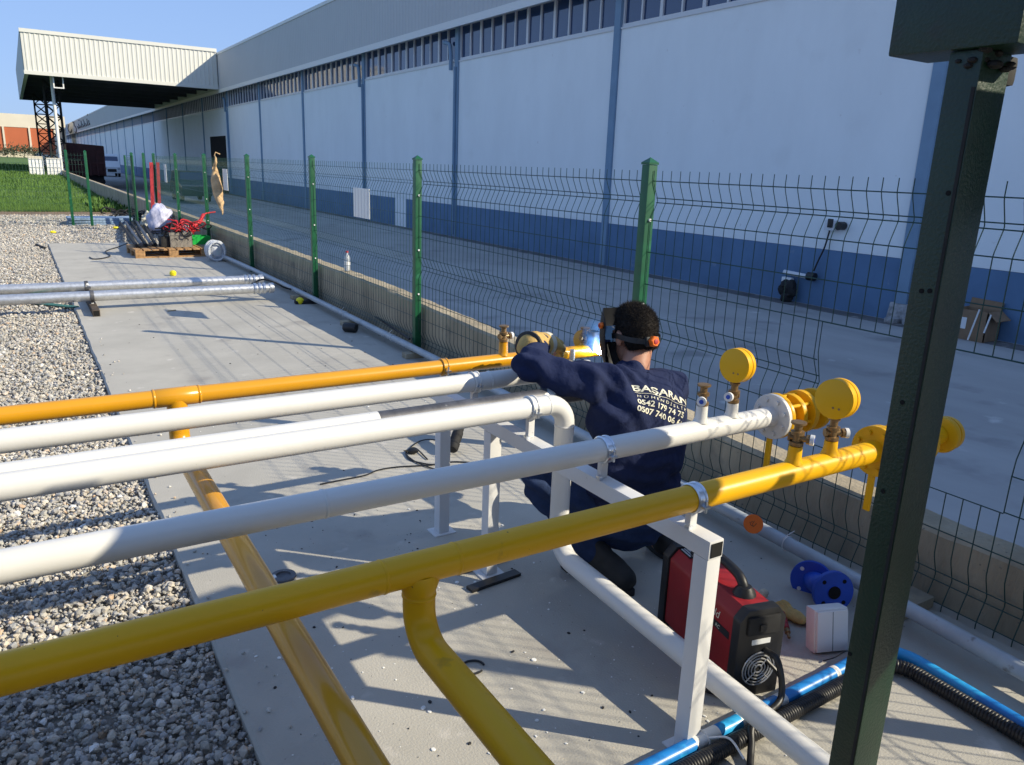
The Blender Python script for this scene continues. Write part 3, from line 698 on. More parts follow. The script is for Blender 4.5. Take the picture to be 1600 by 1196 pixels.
def grass():
    n = 60000; y = 27.6+(rng.random(n)**1.9)*75; x = 3.0-rng.random(n)**1.0*(3.5+(y-27)*.25)
    h = rng.uniform(.05, .16, n)*(1+.006*(y-27)); w = (.006+.0007*(y-27)); a = rng.uniform(0, 6.28, n); lx = rng.normal(0, .5, n)*h; ly = rng.normal(0, .5, n)*h
    z0 = -.10+(y-27)*.0055*(1-.45*np.minimum(1, (y-27)/200))-.02
    patch = np.array([noise.noise(Vector((xx*.8, yy*.4, 3))) for xx, yy in zip(x, y)]); h = h*(1+.8*patch)
    V = np.stack([np.stack([x-np.cos(a)*w, y-np.sin(a)*w, z0], -1), np.stack([x+np.cos(a)*w, y+np.sin(a)*w, z0], -1), np.stack([x+lx, y+ly, z0+h+.03], -1)], 1).reshape(-1, 3)
    F = np.arange(n*3).reshape(-1, 3)
    stuff(link('grass', np_mesh('grass', V, F), mat('grass_blade', (.10, .185, .03), .75, var=.4, scale=1.2, col2=(.06, .14, .016))))
grass()
def weeds():
    mb = MB()
    for i in range(60):
        c = Vector((random.uniform(2.0, 3.0), random.uniform(26.8, 33), -.06))
        for q in range(9):
            a = random.uniform(0, 6.28); l = random.uniform(.1, .32); d = Vector((math.cos(a)*.5, math.sin(a)*.5, 1)).normalized()*l; s = Vector((-math.sin(a), math.cos(a), 0))*.02
            mb.add([c-s, c+s, c+d*.6+s*1.2, c+d, c+d*.6-s*1.2], [(0, 1, 2, 3, 4)])
    return stuff(mb.build('weeds', mat('weed_leaf', (.07, .15, .02), .8, var=.3), smooth=False))
weeds()

# ================================================================== PIPE RACK AND GAS PIPES
RX = 1.53
rk = thing('pipe_rack', 'white square tube rack with three legs carrying the six pipes beside the welder', 'pipe rack', (RX, 2.2, 0))
bw = .027; BT = .692
MB().box((RX-bw, 1.335, BT-.056), (RX+bw, 3.10, BT)).build('beam', 'white_steel', rk, bevel=.004)
MB().box((RX-bw+.006, 1.3325, BT-.049), (RX+bw-.006, 1.3345, BT-.007)).build('open_end', 'hole', rk, smooth=False)
for y in (1.365, 2.545, 2.985): MB().box((RX-bw+.001, y-bw, .006), (RX+bw-.001, y+bw, BT-.057)).build('leg', 'white_steel', rk, bevel=.004)
for y in (1.365, 2.545, 2.985): MB().box((RX-.055, y-.045, 0.0), (RX+.055, y+.045, .0055)).build('foot_plate', 'white_steel', rk, bevel=.001)
PIPES = [(2.986, .798, .032), (2.706, .798, .038), (2.418, .790, .036), (2.279, .808, .038), (1.844, .789, .038), (1.439, .778, .0375)]
def clamp(y, z, r, m):
    mb = MB()
    for dx in (-.011, .011):
        mb.tube([(RX+dx, y+(r+.003)*math.cos(a), z+(r+.003)*math.sin(a)) for a in np.linspace(0, 2*math.pi, 29)[:-1]], .0052, 6, closed=True)
    mb.lathe((RX-.011, y, z), (1, 0, 0), [(r+.0005, 0), (r+.0045, .001), (r+.0045, .021), (r+.0005, .022)], 28)
    c = mb.build('clamp', m, rk)
    for s in (-1, 1):
        mb = MB(); mb.box((RX-.012, y+s*(r+.004)-(0 if s > 0 else .018), z-.012), (RX+.012, y+s*(r+.004)+(.018 if s > 0 else 0), z-.006)); mb.cyl((RX, y+s*(r+.014), z-.026), (RX, y+s*(r+.014), z+.010), .0045, 8)
        mb.build('bolt', 'clamp', c)
    MB().box((RX-.013, y-.011, BT+.001), (RX+.013, y+.011, z-r-.003)).build('stem', 'white_steel', c, bevel=.002)
    mb = MB().box((RX-.03, y-.024, BT+.0005), (RX-.014, y-.004, BT+.014)); mb.build('stem_nut', 'clamp', c, bevel=.002)
for i, (y, z, r) in enumerate(PIPES):
    if i != 2: clamp(y, z, r, ('ochre', 'white', '', 'white', 'clamp', 'clamp')[i])
copy_tree(rk, (-4.3, 0, 0))['label'] = 'second white pipe rack further left along the same pipes, over the gravel'
for o in COL.objects:
    if o.name.startswith('pipe_rack'): o['group'] = 'white racks under the pipes'
t = thing('steel_pad', 'pair of flat black steel strips lying under the middle rack leg', 'steel strips', (RX, 2.54, 0))
for dx, dy, a in ((-.02, -.075, .1), (.0, .07, .05)):
    MB().box((-.125, -.022, 0), (.125, .022, .014), Matrix.Translation((RX+dx, 2.54+dy, .0005)) @ Matrix.Rotation(a, 4, 'Z')).build('strip', 'black', t, bevel=.003)

def bead(parent, m, p, ax, r): return MB().lathe(Vector(p)-Vector(ax)*.006, ax, [(r*.98, 0), (r+.0022, .003), (r+.0028, .006), (r+.0022, .009), (r*.98, .012)], 24).build('weld_bead', m, parent)
def valve(parent, p, h, side, m_stub, gauge=None):
    """stub on the pipe, brass needle valve on top, optional round gauge"""
    p = Vector(p); s = Vector(side).normalized()
    v_ = MB().lathe(p, (0, 0, 1), [(.028, 0), (.024, .010), (.0215, .018), (.0205, h)], 18).build('valve_stub', m_stub, parent)
    q = p+Vector((0, 0, h))
    K = 1.4
    pr = [(.013, 0), (.0155, .003), (.0155, .012), (.010, .014), (.010, .03), (.015, .032), (.015, .041), (.009, .043), (.009, .058)] + ([(.014, .06), (.017, .062), (.017, .067), (.004, .069)] if not gauge else [(.013, .06), (.013, .066)])
    b = MB().lathe(q, (0, 0, 1), [(a_*K, h_*1.15) for a_, h_ in pr], 12); zc = Vector((0, 0, .026))
    b.cyl(q+zc-s*.020, q+zc+s*.038, .0105, 10); b.cyl(q+zc+s*.028, q+zc+s*.037, .0155, 6); b.cyl(q+zc-s*.026, q+zc-s*.019, .0145, 6)
    bo = b.build('brass_valve', 'brass', v_)
    MB().cyl(q+zc+s*.0385, q+zc+s*.050, .0165, 14).build('valve_knob', 'alu', v_)
    MB().cyl(q+zc+s*.0503, q+zc+s*.0512, .008, 10).build('knob_centre', 'bluefit', v_)
    if gauge:
        c, nrm, R_, D_, m = gauge; c = Vector(c); n_ = Vector(nrm).normalized()
        g = MB().lathe(c-n_*D_*.5, n_, [(R_*.82, 0), (R_*.97, D_*.08), (R_, D_*.22), (R_*.985, D_*.40), (R_*.95, D_*.43), (R_*.95, D_*.50), (R_*.99, D_*.53), (R_, D_*.72), (R_*.985, D_*.97), (R_*.93, D_), ], 36).build('gauge', m, parent)
        MB().cyl(q+Vector((0, 0, .070)), c-Vector((0, 0, R_*.9)), .008, 8).build('gauge_stem', 'brass', g)
        u_ = n_.cross(Vector((0, 0, 1))).normalized(); w_ = u_.cross(n_)
        for dx in (-.3, 0.0): MB().cyl(c+n_*(D_*.5-.0005)+u_*R_*(dx-.05)-w_*R_*.42, c+n_*(D_*.5+.0008)+u_*R_*(dx-.05)-w_*R_*.42, R_*.06, 8).build('screw', 'brass', g)
def flange(parent, m, c, r, th, bolts=8, mb_=None):
    f = MB().lathe(c, (1, 0, 0), [(r*.98, 0), (r, th*.1), (r, th*.9), (r*.98, th)], 40).build('flange', m, parent)
    for i in range(bolts):
        a = 2*math.pi*(i+.5)/bolts; y = c[1]+math.cos(a)*r*.76; z = c[2]+math.sin(a)*r*.76
        MB().cyl((c[0]-.010, y, z), (c[0]-.0005, y, z), .0085, 6).build('bolt', mb_ or m, f, smooth=False)
    return f
def butterfly(parent, m, x, y, z, r, lever=True):
    mb = MB().lathe((x, y, z), (1, 0, 0), [(r*.97, 0), (r, .004), (r, .016), (r*.62, .019), (r*.55, .06), (r*.55, .075), (r*.86, .078), (r*.88, .082), (r*.88, .098), (r*.55, .10), (r*.5, .130), (r*.96, .134), (r*.96, .158), (r*.6, .162), (r*.6, .205), (r*.93, .21), (r*.95, .222), (r*.93, .235), (r*.4, .24)], 40)
    v_ = mb.build('regulator_body', m, parent)
    for i in range(6):
        a = 2*math.pi*i/6+.3; MB().cyl((x+.014, y+math.cos(a)*r*.76, z+math.sin(a)*r*.76), (x+.15, y+math.cos(a)*r*.76, z+math.sin(a)*r*.76), .007, 8).build('tie_bolt', m, v_)
    if lever: MB().box((x-.012, y-.012, z-r-.13), (x-.003, y+.012, z-r*.55)).build('lever', 'yellow', v_, bevel=.002)
    return v_
LX = -6.0
# 1 farthest: ochre
y, z, r = PIPES[0]
p1 = thing('gas_pipe', 'ochre yellow gas pipe farthest from the camera, ending at the welding spot', 'gas pipe', (RX, y, z))
MB().tube([(LX, y, z), (2.42, y, z)], r, 24).build('pipe_run', 'ochre', p1)
xt = .425
MB().tube(arc_path([(xt, y, z-.01), (xt, y, .60), (xt+.006, -2.4, .60)], .065, 8), .0365, 24).build('branch_pipe', 'ochre', p1)
MB().lathe((xt-.074, y, z), (1, 0, 0), [(r, 0), (r+.003, .004), (r+.003, .144), (r, .148)], 28).build('tee', 'ochre', p1)
for dx in (-.078, .078): bead(p1, 'ochre', (xt+dx, y, z), (1, 0, 0), r+.001)
p = GY(786, 552, y)
valve(p1, (p.x, y, z+r*.8), .062, (1, .1, 0), 'ochre')
c = GY(913, 531, y+.03)
valve(p1, (c.x, y+.03, z+r*.5), .02, (1, 0, 0), 'ochre')
MB().lathe(c-Vector((.012, 0, .0)), (-.86, -.45, .12), [(.046, -.03), (.051, -.025), (.052, -.004), (.05, .0), (.044, .002)], 28).build('gauge', 'ochre', p1)
MB().lathe((c.x+.02, y, z+.005), (1, 0, 0), [(.036, 0), (.036, .09), (.02, .095)], 20).build('end_fitting', 'ochre', p1)
# 2 white
y, z, r = PIPES[1]
t = thing('gas_pipe', 'white pipe second from the back, passing under the welder\'s left elbow', 'gas pipe', (RX, y, z))
MB().tube([(LX, y, z), (2.12, y, z)], r, 24).build('pipe_run', 'white', t)
bead(t, 'white', (1.60, y, z), (1, 0, 0), r)
# 3 white with bare steel end
y, z, r = PIPES[2]
t = thing('gas_pipe', 'white pipe third from the back with an unpainted dark steel end', 'gas pipe', (RX, y, z))
MB().tube([(LX, y, z), (.985, y, z)], r, 24).build('pipe_run', 'white', t)
MB().tube([(.9855, y, z), (1.86, y, z)], r*.985, 24).build('bare_end', 'primer', t)
# 4 white with elbow down
y, z, r = PIPES[3]
t = thing('gas_pipe', 'white pipe with an elbow turning down to the ground and running to the camera', 'gas pipe', (RX, y, z))
XV = 1.688
MB().tube(arc_path([(LX, y, z), (XV, y, z), (XV, y, .185), (XV+.002, -1.4, -.0)], [.085, .11], 10), r, 24).build('pipe_run', 'white', t)
bead(t, 'white', (XV-.088, y, z), (1, 0, 0), r-.001); bead(t, 'white', (XV, y, z-.092), (0, 0, 1), r-.001)
# 5 white to the regulator
y, z, r = PIPES[4]
t = thing('gas_pipe', 'white pipe with a white flange, yellow regulator and round yellow gauge at its right end', 'gas pipe', (RX, y, z))
xe = GY(1204, 652, y).x
MB().tube([(LX, y, z), (xe, y, z)], r, 24).build('pipe_run', 'white', t)
bead(t, 'white', (GY(505, 782, y).x, y, z), (1, 0, 0), r-.001)
f = flange(t, 'white', (xe, y, z), .086, .018)
butterfly(t, 'yellow', xe+.0185, y, z, .087)
a = GY(1095, 655, y); b = GY(1143, 648, y); g = GY(1153, 571, y+.0)
valve(t, (a.x, y, z+r*.85), .060, (-.75, -.6, 0), 'white')
valve(t, (b.x, y, z+r*.85), .050, (-.85, -.3, .1), 'white', (g, (-.985, -.13, .05), .062, .050, 'yellow'))
# 6 mustard nearest
y, z, r = PIPES[5]
t = thing('gas_pipe', 'mustard yellow gas pipe nearest the camera with a branch dropping towards the camera', 'gas pipe', (RX, y, z))
xe = GY(1366, 704, y).x
MB().tube([(LX, y, z), (xe, y, z)], r, 24).build('pipe_run', 'yellow', t)
xt = .682
MB().tube(arc_path([(xt, y, z-.01), (xt, y, .60), (xt+.004, -2.6, .595)], .095, 10), .0375, 24).build('branch_pipe', 'yellow', t)
bead(t, 'yellow', (xt, y, z-.066), (0, 0, 1), .0372); bead(t, 'yellow', (xt-.09, y, z), (1, 0, 0), r-.001); bead(t, 'yellow', (xt+.09, y, z), (1, 0, 0), r-.001)
MB().lathe((xt, y, z-.055), (0, 0, 1), [(.039, 0), (.046, .024), (.040, .045)], 24).build('tee', 'yellow', t)
f = flange(t, 'yellow', (xe, y, z), .087, .018)
butterfly(t, 'yellow', xe+.0185, y, z, .087)
xc = GY(1464, 697, y).x
MB().cyl((xe+.255, y, z), (xc-.002, y, z), .034, 20).build('pipe_run', 'yellow', t)
MB().lathe((xc, y, z), (1, 0, 0), [(.056, 0), (.066, .004), (.068, .012), (.066, .026), (.058, .03), (.058, .036), (.064, .038), (.062, .058), (.03, .066)], 32).build('end_cap', 'yellow', t)
a = GY(1240, 722, y); b = GY(1297, 702, y); g = GY(1309, 623, y)
valve(t, (a.x, y, z+r*.85), .056, (.5, -.85, 0), 'yellow')
valve(t, (b.x, y, z+r*.85), .046, (.85, -.5, 0), 'yellow', (g, (-.985, -.15, .05), .064, .054, 'yellow'))

# ================================================================== SHELTER NEAR THE CAMERA
sh = thing('steel_post', 'dark green square steel post with bolt holes and a short beam on top', 'steel post', (1.17, .66, 0))
k = .82
px0, py0, px1, py1 = 1.7*k, .944*k, 1.7*k+.112*k, 1.014*k
zt = 1.65+.272*k
MB().box((px0, py0, 0), (px1, py1, zt)).build('post', 'steel_green', sh, bevel=.004)
MB().prism([(py0+.003, .02), (py0+.009, .02), (py0+.009, zt-.06), (py0+.003, zt-.06)], 'x', px0-.0015, px0-.0003).build('seam', 'blackm', sh, smooth=False)
cb = MB().box((px0-.013, .715, zt+.001), (px1+.02, 1.147*k, zt+.112)).build('cap_beam', 'steel_green', sh, bevel=.006)
mb = MB()
for i in range(26): mb.ball((px0+random.uniform(.0, .10), py0+random.uniform(-.010, .05), zt-random.uniform(.0, .028)), random.uniform(.006, .013), (1.2, 1, .6), 8, 5)
mb.build('weld_lumps', 'blackm', sh)
MB().box((px1+.001, py0+.003, zt-.05), (px1+.032, py0+.03, zt-.001)).build('gusset', 'blackm', sh, bevel=.01)
for u, v in ((1482, 302), (1440, 455), (1453, 455), (1410, 629), (1380, 768), (1328, 1022)):
    q = GX(u, v, px0); MB().cyl((px0-.0012, q.y, q.z), (px0+.002, q.y, q.z), .0046, 14).build('bolt_hole', 'hole', sh)
sr = thing('shelter_roof', 'flat green sheet roof on posts just behind the camera', 'shelter roof', (-1, -1.5, 2.0))
MB().box((-7, -3.4, 2.03), (3.06, .37, 2.07)).build('roof_sheet', 'steel_green', sr)
MB().hexa([(1.68, .56, 1.60), (3.0, .56, 1.80), (3.0, .68, 1.80), (1.68, .68, 1.60), (1.68, .56, 1.88), (3.0, .56, 2.06), (3.0, .68, 2.06), (1.68, .68, 1.88)]).build('shade_beam', 'steel_green', sr)  # unseen beam, added and sloped to shade the front white pipe
MB().box((1.58, .371, 2.032), (2.4, .49, 2.068)).build('shade_tab', 'steel_green', sr)  # unseen roof tab, added to keep sun off the green post
for x in (1.9, 2.9): MB().box((x, .20, 1.985), (x+.06, .56, 2.028)).build('outrigger', 'steel_green', sr)
for x in (-5, -2.2, 2.6):
    MB().box((x, -2.9, -.05), (x+.1, -2.8, 2.028)).build('post', 'steel_green', sr)

t = thing('shade_cabinet', 'unseen grey cabinet added in the yard to shade the slab by the low wall', 'cabinet', (3.5, .9, YARD))  # added out of view to block sun from the slab near the wall
MB().box((3.26, .50, YARD+.05), (3.74, 1.24, 1.45)).build('cabinet', 'alu', t, bevel=.01)
MB().box((3.24, .48, 1.452), (3.76, 1.26, 1.50)).build('lid', 'alu', t, bevel=.01)
MB().box((3.28, .52, YARD), (3.72, 1.22, YARD+.048)).build('base', 'black', t)
# ================================================================== THINGS ON AND BESIDE THE SLAB
# plastic pipe along the wall foot
def on_ground(pts, z): return [Vector((GZ(u, v, z).x, GZ(u, v, z).y, z)) for u, v in pts]
t = thing('drain_pipe', 'long grey plastic pipe lying along the foot of the low wall', 'plastic pipe', (2.8, 5, 0))
cpts = [Vector((2.66, -.6, .075)), Vector((2.715, 1.0, .08)), Vector((2.80, 2.6, .08)), Vector((2.86, 5.2, .085)), Vector((2.885, 8.0, .085)), Vector((2.90, 11.5, .08)), Vector((2.86, 14.2, .075))]
MB().tube(spline(cpts, 8), .031, 18).build('pipe', 'greypipe', t)
for u, v in ((575, 487), (628, 525), (1225, 845)):
    p = GZ(u, v, .10); i = min(range(len(cpts)-1), key=lambda i_: abs((cpts[i_].y+cpts[i_+1].y)/2-p.y)); tt = (p.y-cpts[i].y)/(cpts[i+1].y-cpts[i].y); c = cpts[i].lerp(cpts[i+1], tt)
    MB().tube([c+Vector((math.cos(a)*.034, .0, math.sin(a)*.034)) for a in np.linspace(0, 6.28, 21)[:-1]], .0022, 5, closed=True).build('cable_tie', 'whitep', t)
    MB().tube(spline([c+Vector((-.034, 0, .0)), c+Vector((-.05, -.02, .05)), c+Vector((-.03, -.05, .09))], 5), .002, 5).build('tie_tail', 'whitep', t)
for yy in (1.5, 3.0, 4.6, 6.2, 7.8, 9.6): MB().box((2.78, yy-.05, 0.0), (2.98, yy+.05, .050)).build('rest_block', 'curb', t, bevel=.01)
t = thing('orange_tag', 'round orange sticker tag hanging on the grey pipe at the wall foot', 'tag', (2.82, 2.3, .1))
c = GY(1177, 819, 2.12); nrm = Vector((-.62, -.62, .48)).normalized()
MB().lathe(c, nrm, [(.042, 0), (.043, .001), (.043, .003), (.042, .004)], 28).build('disc', 'orange', t)
u_ = nrm.cross(Vector((0, 0, 1))).normalized(); w_ = u_.cross(nrm)
for pts in (((-.4, .1), (-.1, -.3), (.3, -.2), (.45, .2)), ((-.1, .4), (.1, .0), (.0, -.4)), ((.1, .35), (.35, .1))):
    MB().tube([c+nrm*.0045+u_*.043*a*.8+w_*.043*b*.8 for a, b in pts], .0012, 4).build('mark', 'black', t)
# blue water pipe and corrugated conduit around the corner
t = thing('blue_pipe', 'blue plastic water pipe with white paint splashes lying at the front right of the slab', 'water pipe', (2.2, 1.3, 0))
a = GZ(1000, 1206, .03); b = GZ(1318, 1044, .03); c = GZ(1400, 1019, .03); d = GZ(1600, 1134, .03); e_ = c+(d-c)*2.2
corner = b+(b-a).normalized()*(c.x-b.x-.02)
P_ = arc_path([a-(b-a)*.5, a, b, Vector((c.x+.02, corner.y+.02, .03)), d, e_], [.1, .1, .12, .1], 6)
MB().tube(P_, .0235, 18).build('pipe', 'bluepipe', t)
dirx = (b-a).normalized()
for s, L_ in ((.62, .035), (.22, .10), (.43, .05), (.93, .02)):
    q = a.lerp(b, s); MB().tube([q, q+dirx*L_*.5, q+dirx*L_], [.0238, .0242, .0238], 18).build('paint_splash', 'speckw', t)
q = a.lerp(b, .27); MB().tube([q+dirx.cross(Vector((0, 0, 1)))*.026*math.cos(x)+Vector((0, 0, .026*math.sin(x))) for x in np.linspace(0, 6.28, 20)[:-1]], .003, 5, closed=True).build('cable_tie', 'whitep', t)
MB().tube(spline([q+Vector((.0, -.02, .02)), q+Vector((.04, -.06, .03)), q+Vector((.04, -.12, .004))], 6), .0035, 6).build('tie_tail', 'whitep', t)
t = thing('corrugated_conduit', 'black corrugated conduit lying along the near side of the blue pipe', 'conduit', (2.1, 1.2, 0))
def off(p, nx, ny): return Vector((p.x+nx, p.y+ny, .027))
nrm2 = Vector((dirx.y, -dirx.x, 0)); dd = (d-c).normalized(); nd = Vector((dd.y, -dd.x, 0)); nd = nd if nd.x < 0 else -nd
P_ = arc_path([off(a-(b-a)*.5, nrm2.x*.058, nrm2.y*.058), off(a, nrm2.x*.056, nrm2.y*.056), off(b, nrm2.x*.052, nrm2.y*.052), off(Vector((c.x, corner.y, 0)), nd.x*.05, -.05), off(d, nd.x*.052, nd.y*.052), off(e_, nd.x*.052, nd.y*.052)], [.08, .08, .1, .08], 6)
fine = []
for p, q in zip(P_, P_[1:]):
    n = max(1, int((q-p).length/.0035)); fine += [p.lerp(q, i/n) for i in range(n)]
MB().tube(fine, [.0255 if i % 3 else .0225 for i in range(len(fine))], 14).build('conduit', 'black', t)

# welding inverter
R_ = Matrix.Translation((1.90, 1.44, 0)) @ Matrix.Rotation(math.radians(-13), 4, 'Z')
t = thing('welding_machine', 'red welding machine with black handle and black fan end standing under the pipes', 'welding machine', (1.93, 1.65, 0))
W_, D_, H_ = .082, .47, .315
def rb(lo, hi): return MB().box(lo, hi, R_)
mb = MB(); prof = [(-W_, .02), (W_, .02), (W_, H_-.035), (W_-.03, H_), (-W_+.03, H_), (-W_, H_-.035)]
mb.prism(prof, 'y', .03, D_-.03); mb.v = [tuple(R_ @ Vector(p)) for p in mb.v]; mb.build('case', 'red', t, bevel=.010)
for y0, y1, nm in ((-.012, .0295, 'front_panel'), (D_-.0295, D_+.012, 'rear_panel')):
    mb = MB(); pr = [(-W_-.006, .0), (W_+.006, .0), (W_+.006, H_-.03), (W_-.025, H_+.008), (-W_+.025, H_+.008), (-W_-.006, H_-.03)]
    mb.prism(pr, 'y', y0, y1); mb.v = [tuple(R_ @ Vector(p)) for p in mb.v]; fp = mb.build(nm, 'black', t, bevel=.008)
    if nm == 'front_panel': front = fp
rings = MB()
for r in (.014, .026, .038, .050, .060): rings.tube([R_ @ Vector((math.cos(a)*r, -.0165, .105+math.sin(a)*r)) for a in np.linspace(0, 6.28, 25)[:-1]], .0026, 5, closed=True)
for a in range(4): rings.tube([R_ @ Vector((math.cos(a*1.57+.78)*.01, -.0165, .105+math.sin(a*1.57+.78)*.01)), R_ @ Vector((math.cos(a*1.57+.78)*.062, -.0165, .105+math.sin(a*1.57+.78)*.062))], .0022, 5)
rings.build('fan_grille', 'zinc', front)
m_ = MB(); m_.cyl(R_ @ Vector((0, -.0145, .105)), R_ @ Vector((0, -.0122, .105)), .061, 28); m_.build('fan_opening', 'hole', front)
rb((-.035, -.0145, .196), (.035, -.0122, .214)).build('rating_label', 'trim', front, smooth=False)
rb((-.06, -.022, .236), (.06, -.0122, .30)).build('switch_panel', 'blackm', front, bevel=.004)
rb((-.02, -.028, .25), (.005, -.0222, .275)).build('power_switch', 'black', front, bevel=.002)
mb = MB(); mb.tube([R_ @ Vector(p) for p in spline([(0, .10, H_), (0, .12, H_+.035), (0, .17, H_+.052), (0, .30, H_+.052), (0, .35, H_+.035), (0, .37, H_)], 6)], .017, 12)
h_ = mb.build('handle', 'black', t)
for yy in (.10, .37): MB().lathe(R_ @ Vector((0, yy, H_-.002)), (0, 0, 1), [(.040, 0), (.036, .012), (.022, .03)], 18).build('handle_foot', 'black', h_)
rb((-.05, .36, H_+.0005), (.05, .43, H_+.004)).build('vent_plate', 'black', t)
for i in range(9): rb((-.048+i*.011, .365, H_+.0045), (-.043+i*.011, .425, H_+.007)).build('vent_slat', 'zinc', t, smooth=False)
# side print: two clipped lettering marks as seen past the rack leg
def text_mesh(body, size, spacing=1.0, shear=0, bold=0):
    cu = bpy.data.curves.new('t', 'FONT'); cu.body = body; cu.size = size; cu.space_character = spacing; cu.shear = shear; cu.resolution_u = 3; cu.extrude = 0; cu.offset = bold
    o = bpy.data.objects.new('t', cu); COL.objects.link(o); bpy.context.view_layer.update()
    me = bpy.data.meshes.new_from_object(o.evaluated_get(bpy.context.evaluated_depsgraph_get())); bpy.data.objects.remove(o); bpy.data.curves.remove(cu); return me
def side_print(body, size, y, z, m, shear=.25):
    me = text_mesh(body, size, shear=shear); off = wloc(t)
    for v in me.vertices: v.co = (R_ @ Vector((-W_-.0015, y-v.co.x, z+v.co.y)))-off
    return link('lettering', me, M[m], t)
side_print('rld', .042, .155, .228, 'print')
rb((-W_-.0012, .045, .188), (-W_-.0004, .15, .214)).build('logo_strip', 'black', t, smooth=False)
me = text_mesh('RC', .02, shear=.25); off_ = wloc(t)
for v in me.vertices: v.co = (R_ @ Vector((-W_-.0018, .125-v.co.x, .194+v.co.y)))-off_
link('lettering', me, M['print'], t)
for x in (-.06, .06):
    for yy in (.03, .44): MB().cyl(R_ @ Vector((x, yy, 0)), R_ @ Vector((x, yy, .018)), .014, 8).build('rubber_foot', 'black', t)
tag(MB().tube(spline([R_ @ Vector((.02, -.014, .17)), R_ @ Vector((.03, -.07, .16)), R_ @ Vector((.015, -.12, .06)), GZ(1178, 1130, .06), GZ(1174, 1165, .03), GZ(1172, 1200, .012), GZ(1170, 1260, .012)], 8), .0105, 10).build('power_cable', 'black'), 'black power cable trailing from the red welding machine to the bottom edge', 'cable')
tag(MB().tube(spline([R_ @ Vector((.03, -.014, .13)), R_ @ Vector((.06, -.05, .09)), R_ @ Vector((.07, -.06, .03)), R_ @ Vector((.05, -.10, .012)), R_ @ Vector((-.04, -.06, .012)), R_ @ Vector((-.16, .05, .012))], 8), .007, 8).build('ground_cable', 'black'), 'thin black earth cable curling round the front of the red machine', 'cable')
t = thing('gas_torch', 'red hose end with brass nozzle beside the red welding machine', 'hose end', (2.28, 1.62, 0))
a = GZ(1222, 958, .05); b = GZ(1234, 1000, .02)
MB().tube([a, a.lerp(b, .6)], [.011, .012], 10).build('hose', 'red', t); MB().lathe(a.lerp(b, .6), b-a, [(.009, 0), (.011, .006), (.011, .02), (.006, .022), (.006, .045)], 10).build('nozzle', 'brass', t)
t = thing('work_glove', 'crumpled yellow leather work glove lying between red machine and blue fitting', 'glove', (2.4, 1.75, 0))
c = GZ(1243, 963, .02); mb = MB(); mb.ball(c, .035, (1.0, 1.5, .55), 14, 8)
for i in range(4): mb.tube(spline([c+Vector((-.02+.013*i, .03, .0)), c+Vector((-.024+.017*i, .075, .012)), c+Vector((-.02+.02*i, .10, -.005))], 4), [.011]*4+[.01]*4+[.006], 8)
mb.v = [tuple(Vector(p)+noise.noise_vector(Vector(p)*30)*.005) for p in mb.v]; mb.build('leather', 'glove', t); MB().ball(c+Vector((.02, -.05, -.004)), .022, (1.2, .8, .5)).build('cuff', 'black', t)
tag(MB().ball(GZ(1193, 928, .025), .022, (1.1, .8, 1)).build('rag', 'glovew'), 'small pale crumpled rag behind the red welding machine', 'rag')
# blue cast fitting: two flanges on a short bent body
t = thing('flanged_fitting', 'blue cast iron fitting with two round flanges lying near the wall', 'pipe fitting', (2.55, 1.75, 0))
fc = GZ(1303, 926, .088); f2 = GY(1268, 909, fc.y+.14); ax = Vector((-.40, -.88, .16)).normalized(); ax2 = Vector((-.82, -.40, .10)).normalized()
MB().lathe(fc, ax, [(.026, .004), (.028, -.0), (.083, -.0), (.084, -.003), (.084, -.018), (.082, -.02), (.04, -.021)], 36).build('flange', 'bluefit', t)
MB().cyl(fc+ax*.0056, fc+ax*.0042, .0262, 24).build('bore', 'hole', t)
u_ = ax.cross(Vector((0, 0, 1))).normalized(); w_ = u_.cross(ax)
for i in range(4):
    a = math.pi/4+i*math.pi/2; q = fc+u_*math.cos(a)*.060+w_*math.sin(a)*.060; MB().cyl(q+ax*.001, q-ax*.001, .0085, 12).build('bolt_hole', 'hole', t)
cc = fc-ax*.10
MB().tube(spline([fc-ax*.02, fc-ax*.07, cc+ax2*.02, f2-ax2*.02+Vector((0, 0, 0))], 6), .042, 18).build('body', 'bluefit', t)
MB().lathe(f2, ax2, [(.03, -.02), (.084, -.018), (.086, -.015), (.086, -.002), (.084, 0), (.03, .001)], 36).build('flange', 'bluefit', t)
u2 = ax2.cross(Vector((0, 0, 1))).normalized(); w2 = u2.cross(ax2)
for i in range(4):
    a = math.pi/4+i*math.pi/2; q = f2+u2*math.cos(a)*.062+w2*math.sin(a)*.062; MB().cyl(q+ax2*.0015, q-ax2*.001, .0085, 12).build('bolt_hole', 'alu', t)
# white junction box leaning
c = GZ(1298, 1021, 0); RB = Matrix.Translation(c) @ Matrix.Rotation(math.radians(-20), 4, 'Z') @ Matrix.Rotation(math.radians(-12), 4, 'X')
t = thing('junction_box', 'white plastic junction box leaning in front of the blue fitting', 'junction box', c)
MB().box((-.068, 0, .004), (.068, .055, .165), RB).build('case', 'whitep', t, bevel=.008)
MB().box((-.062, -.010, .010), (.062, -.0005, .159), RB).build('lid', 'whitep', t, bevel=.004)
MB().box((-.0006, -.0112, .012), (.0006, -.0103, .157), RB).build('lid_joint', 'blackm', t, smooth=False)
tag(MB().tube(spline([c+Vector((-.07, -.02, .004)), c+Vector((-.05, -.05, .03)), c+Vector((.0, -.06, .045)), c+Vector((.04, -.07, .02)), c+Vector((.05, -.09, .004))], 8), .0022, 6).build('wire_loop', 'black'), 'thin black wire loop in front of the white junction box', 'wire')
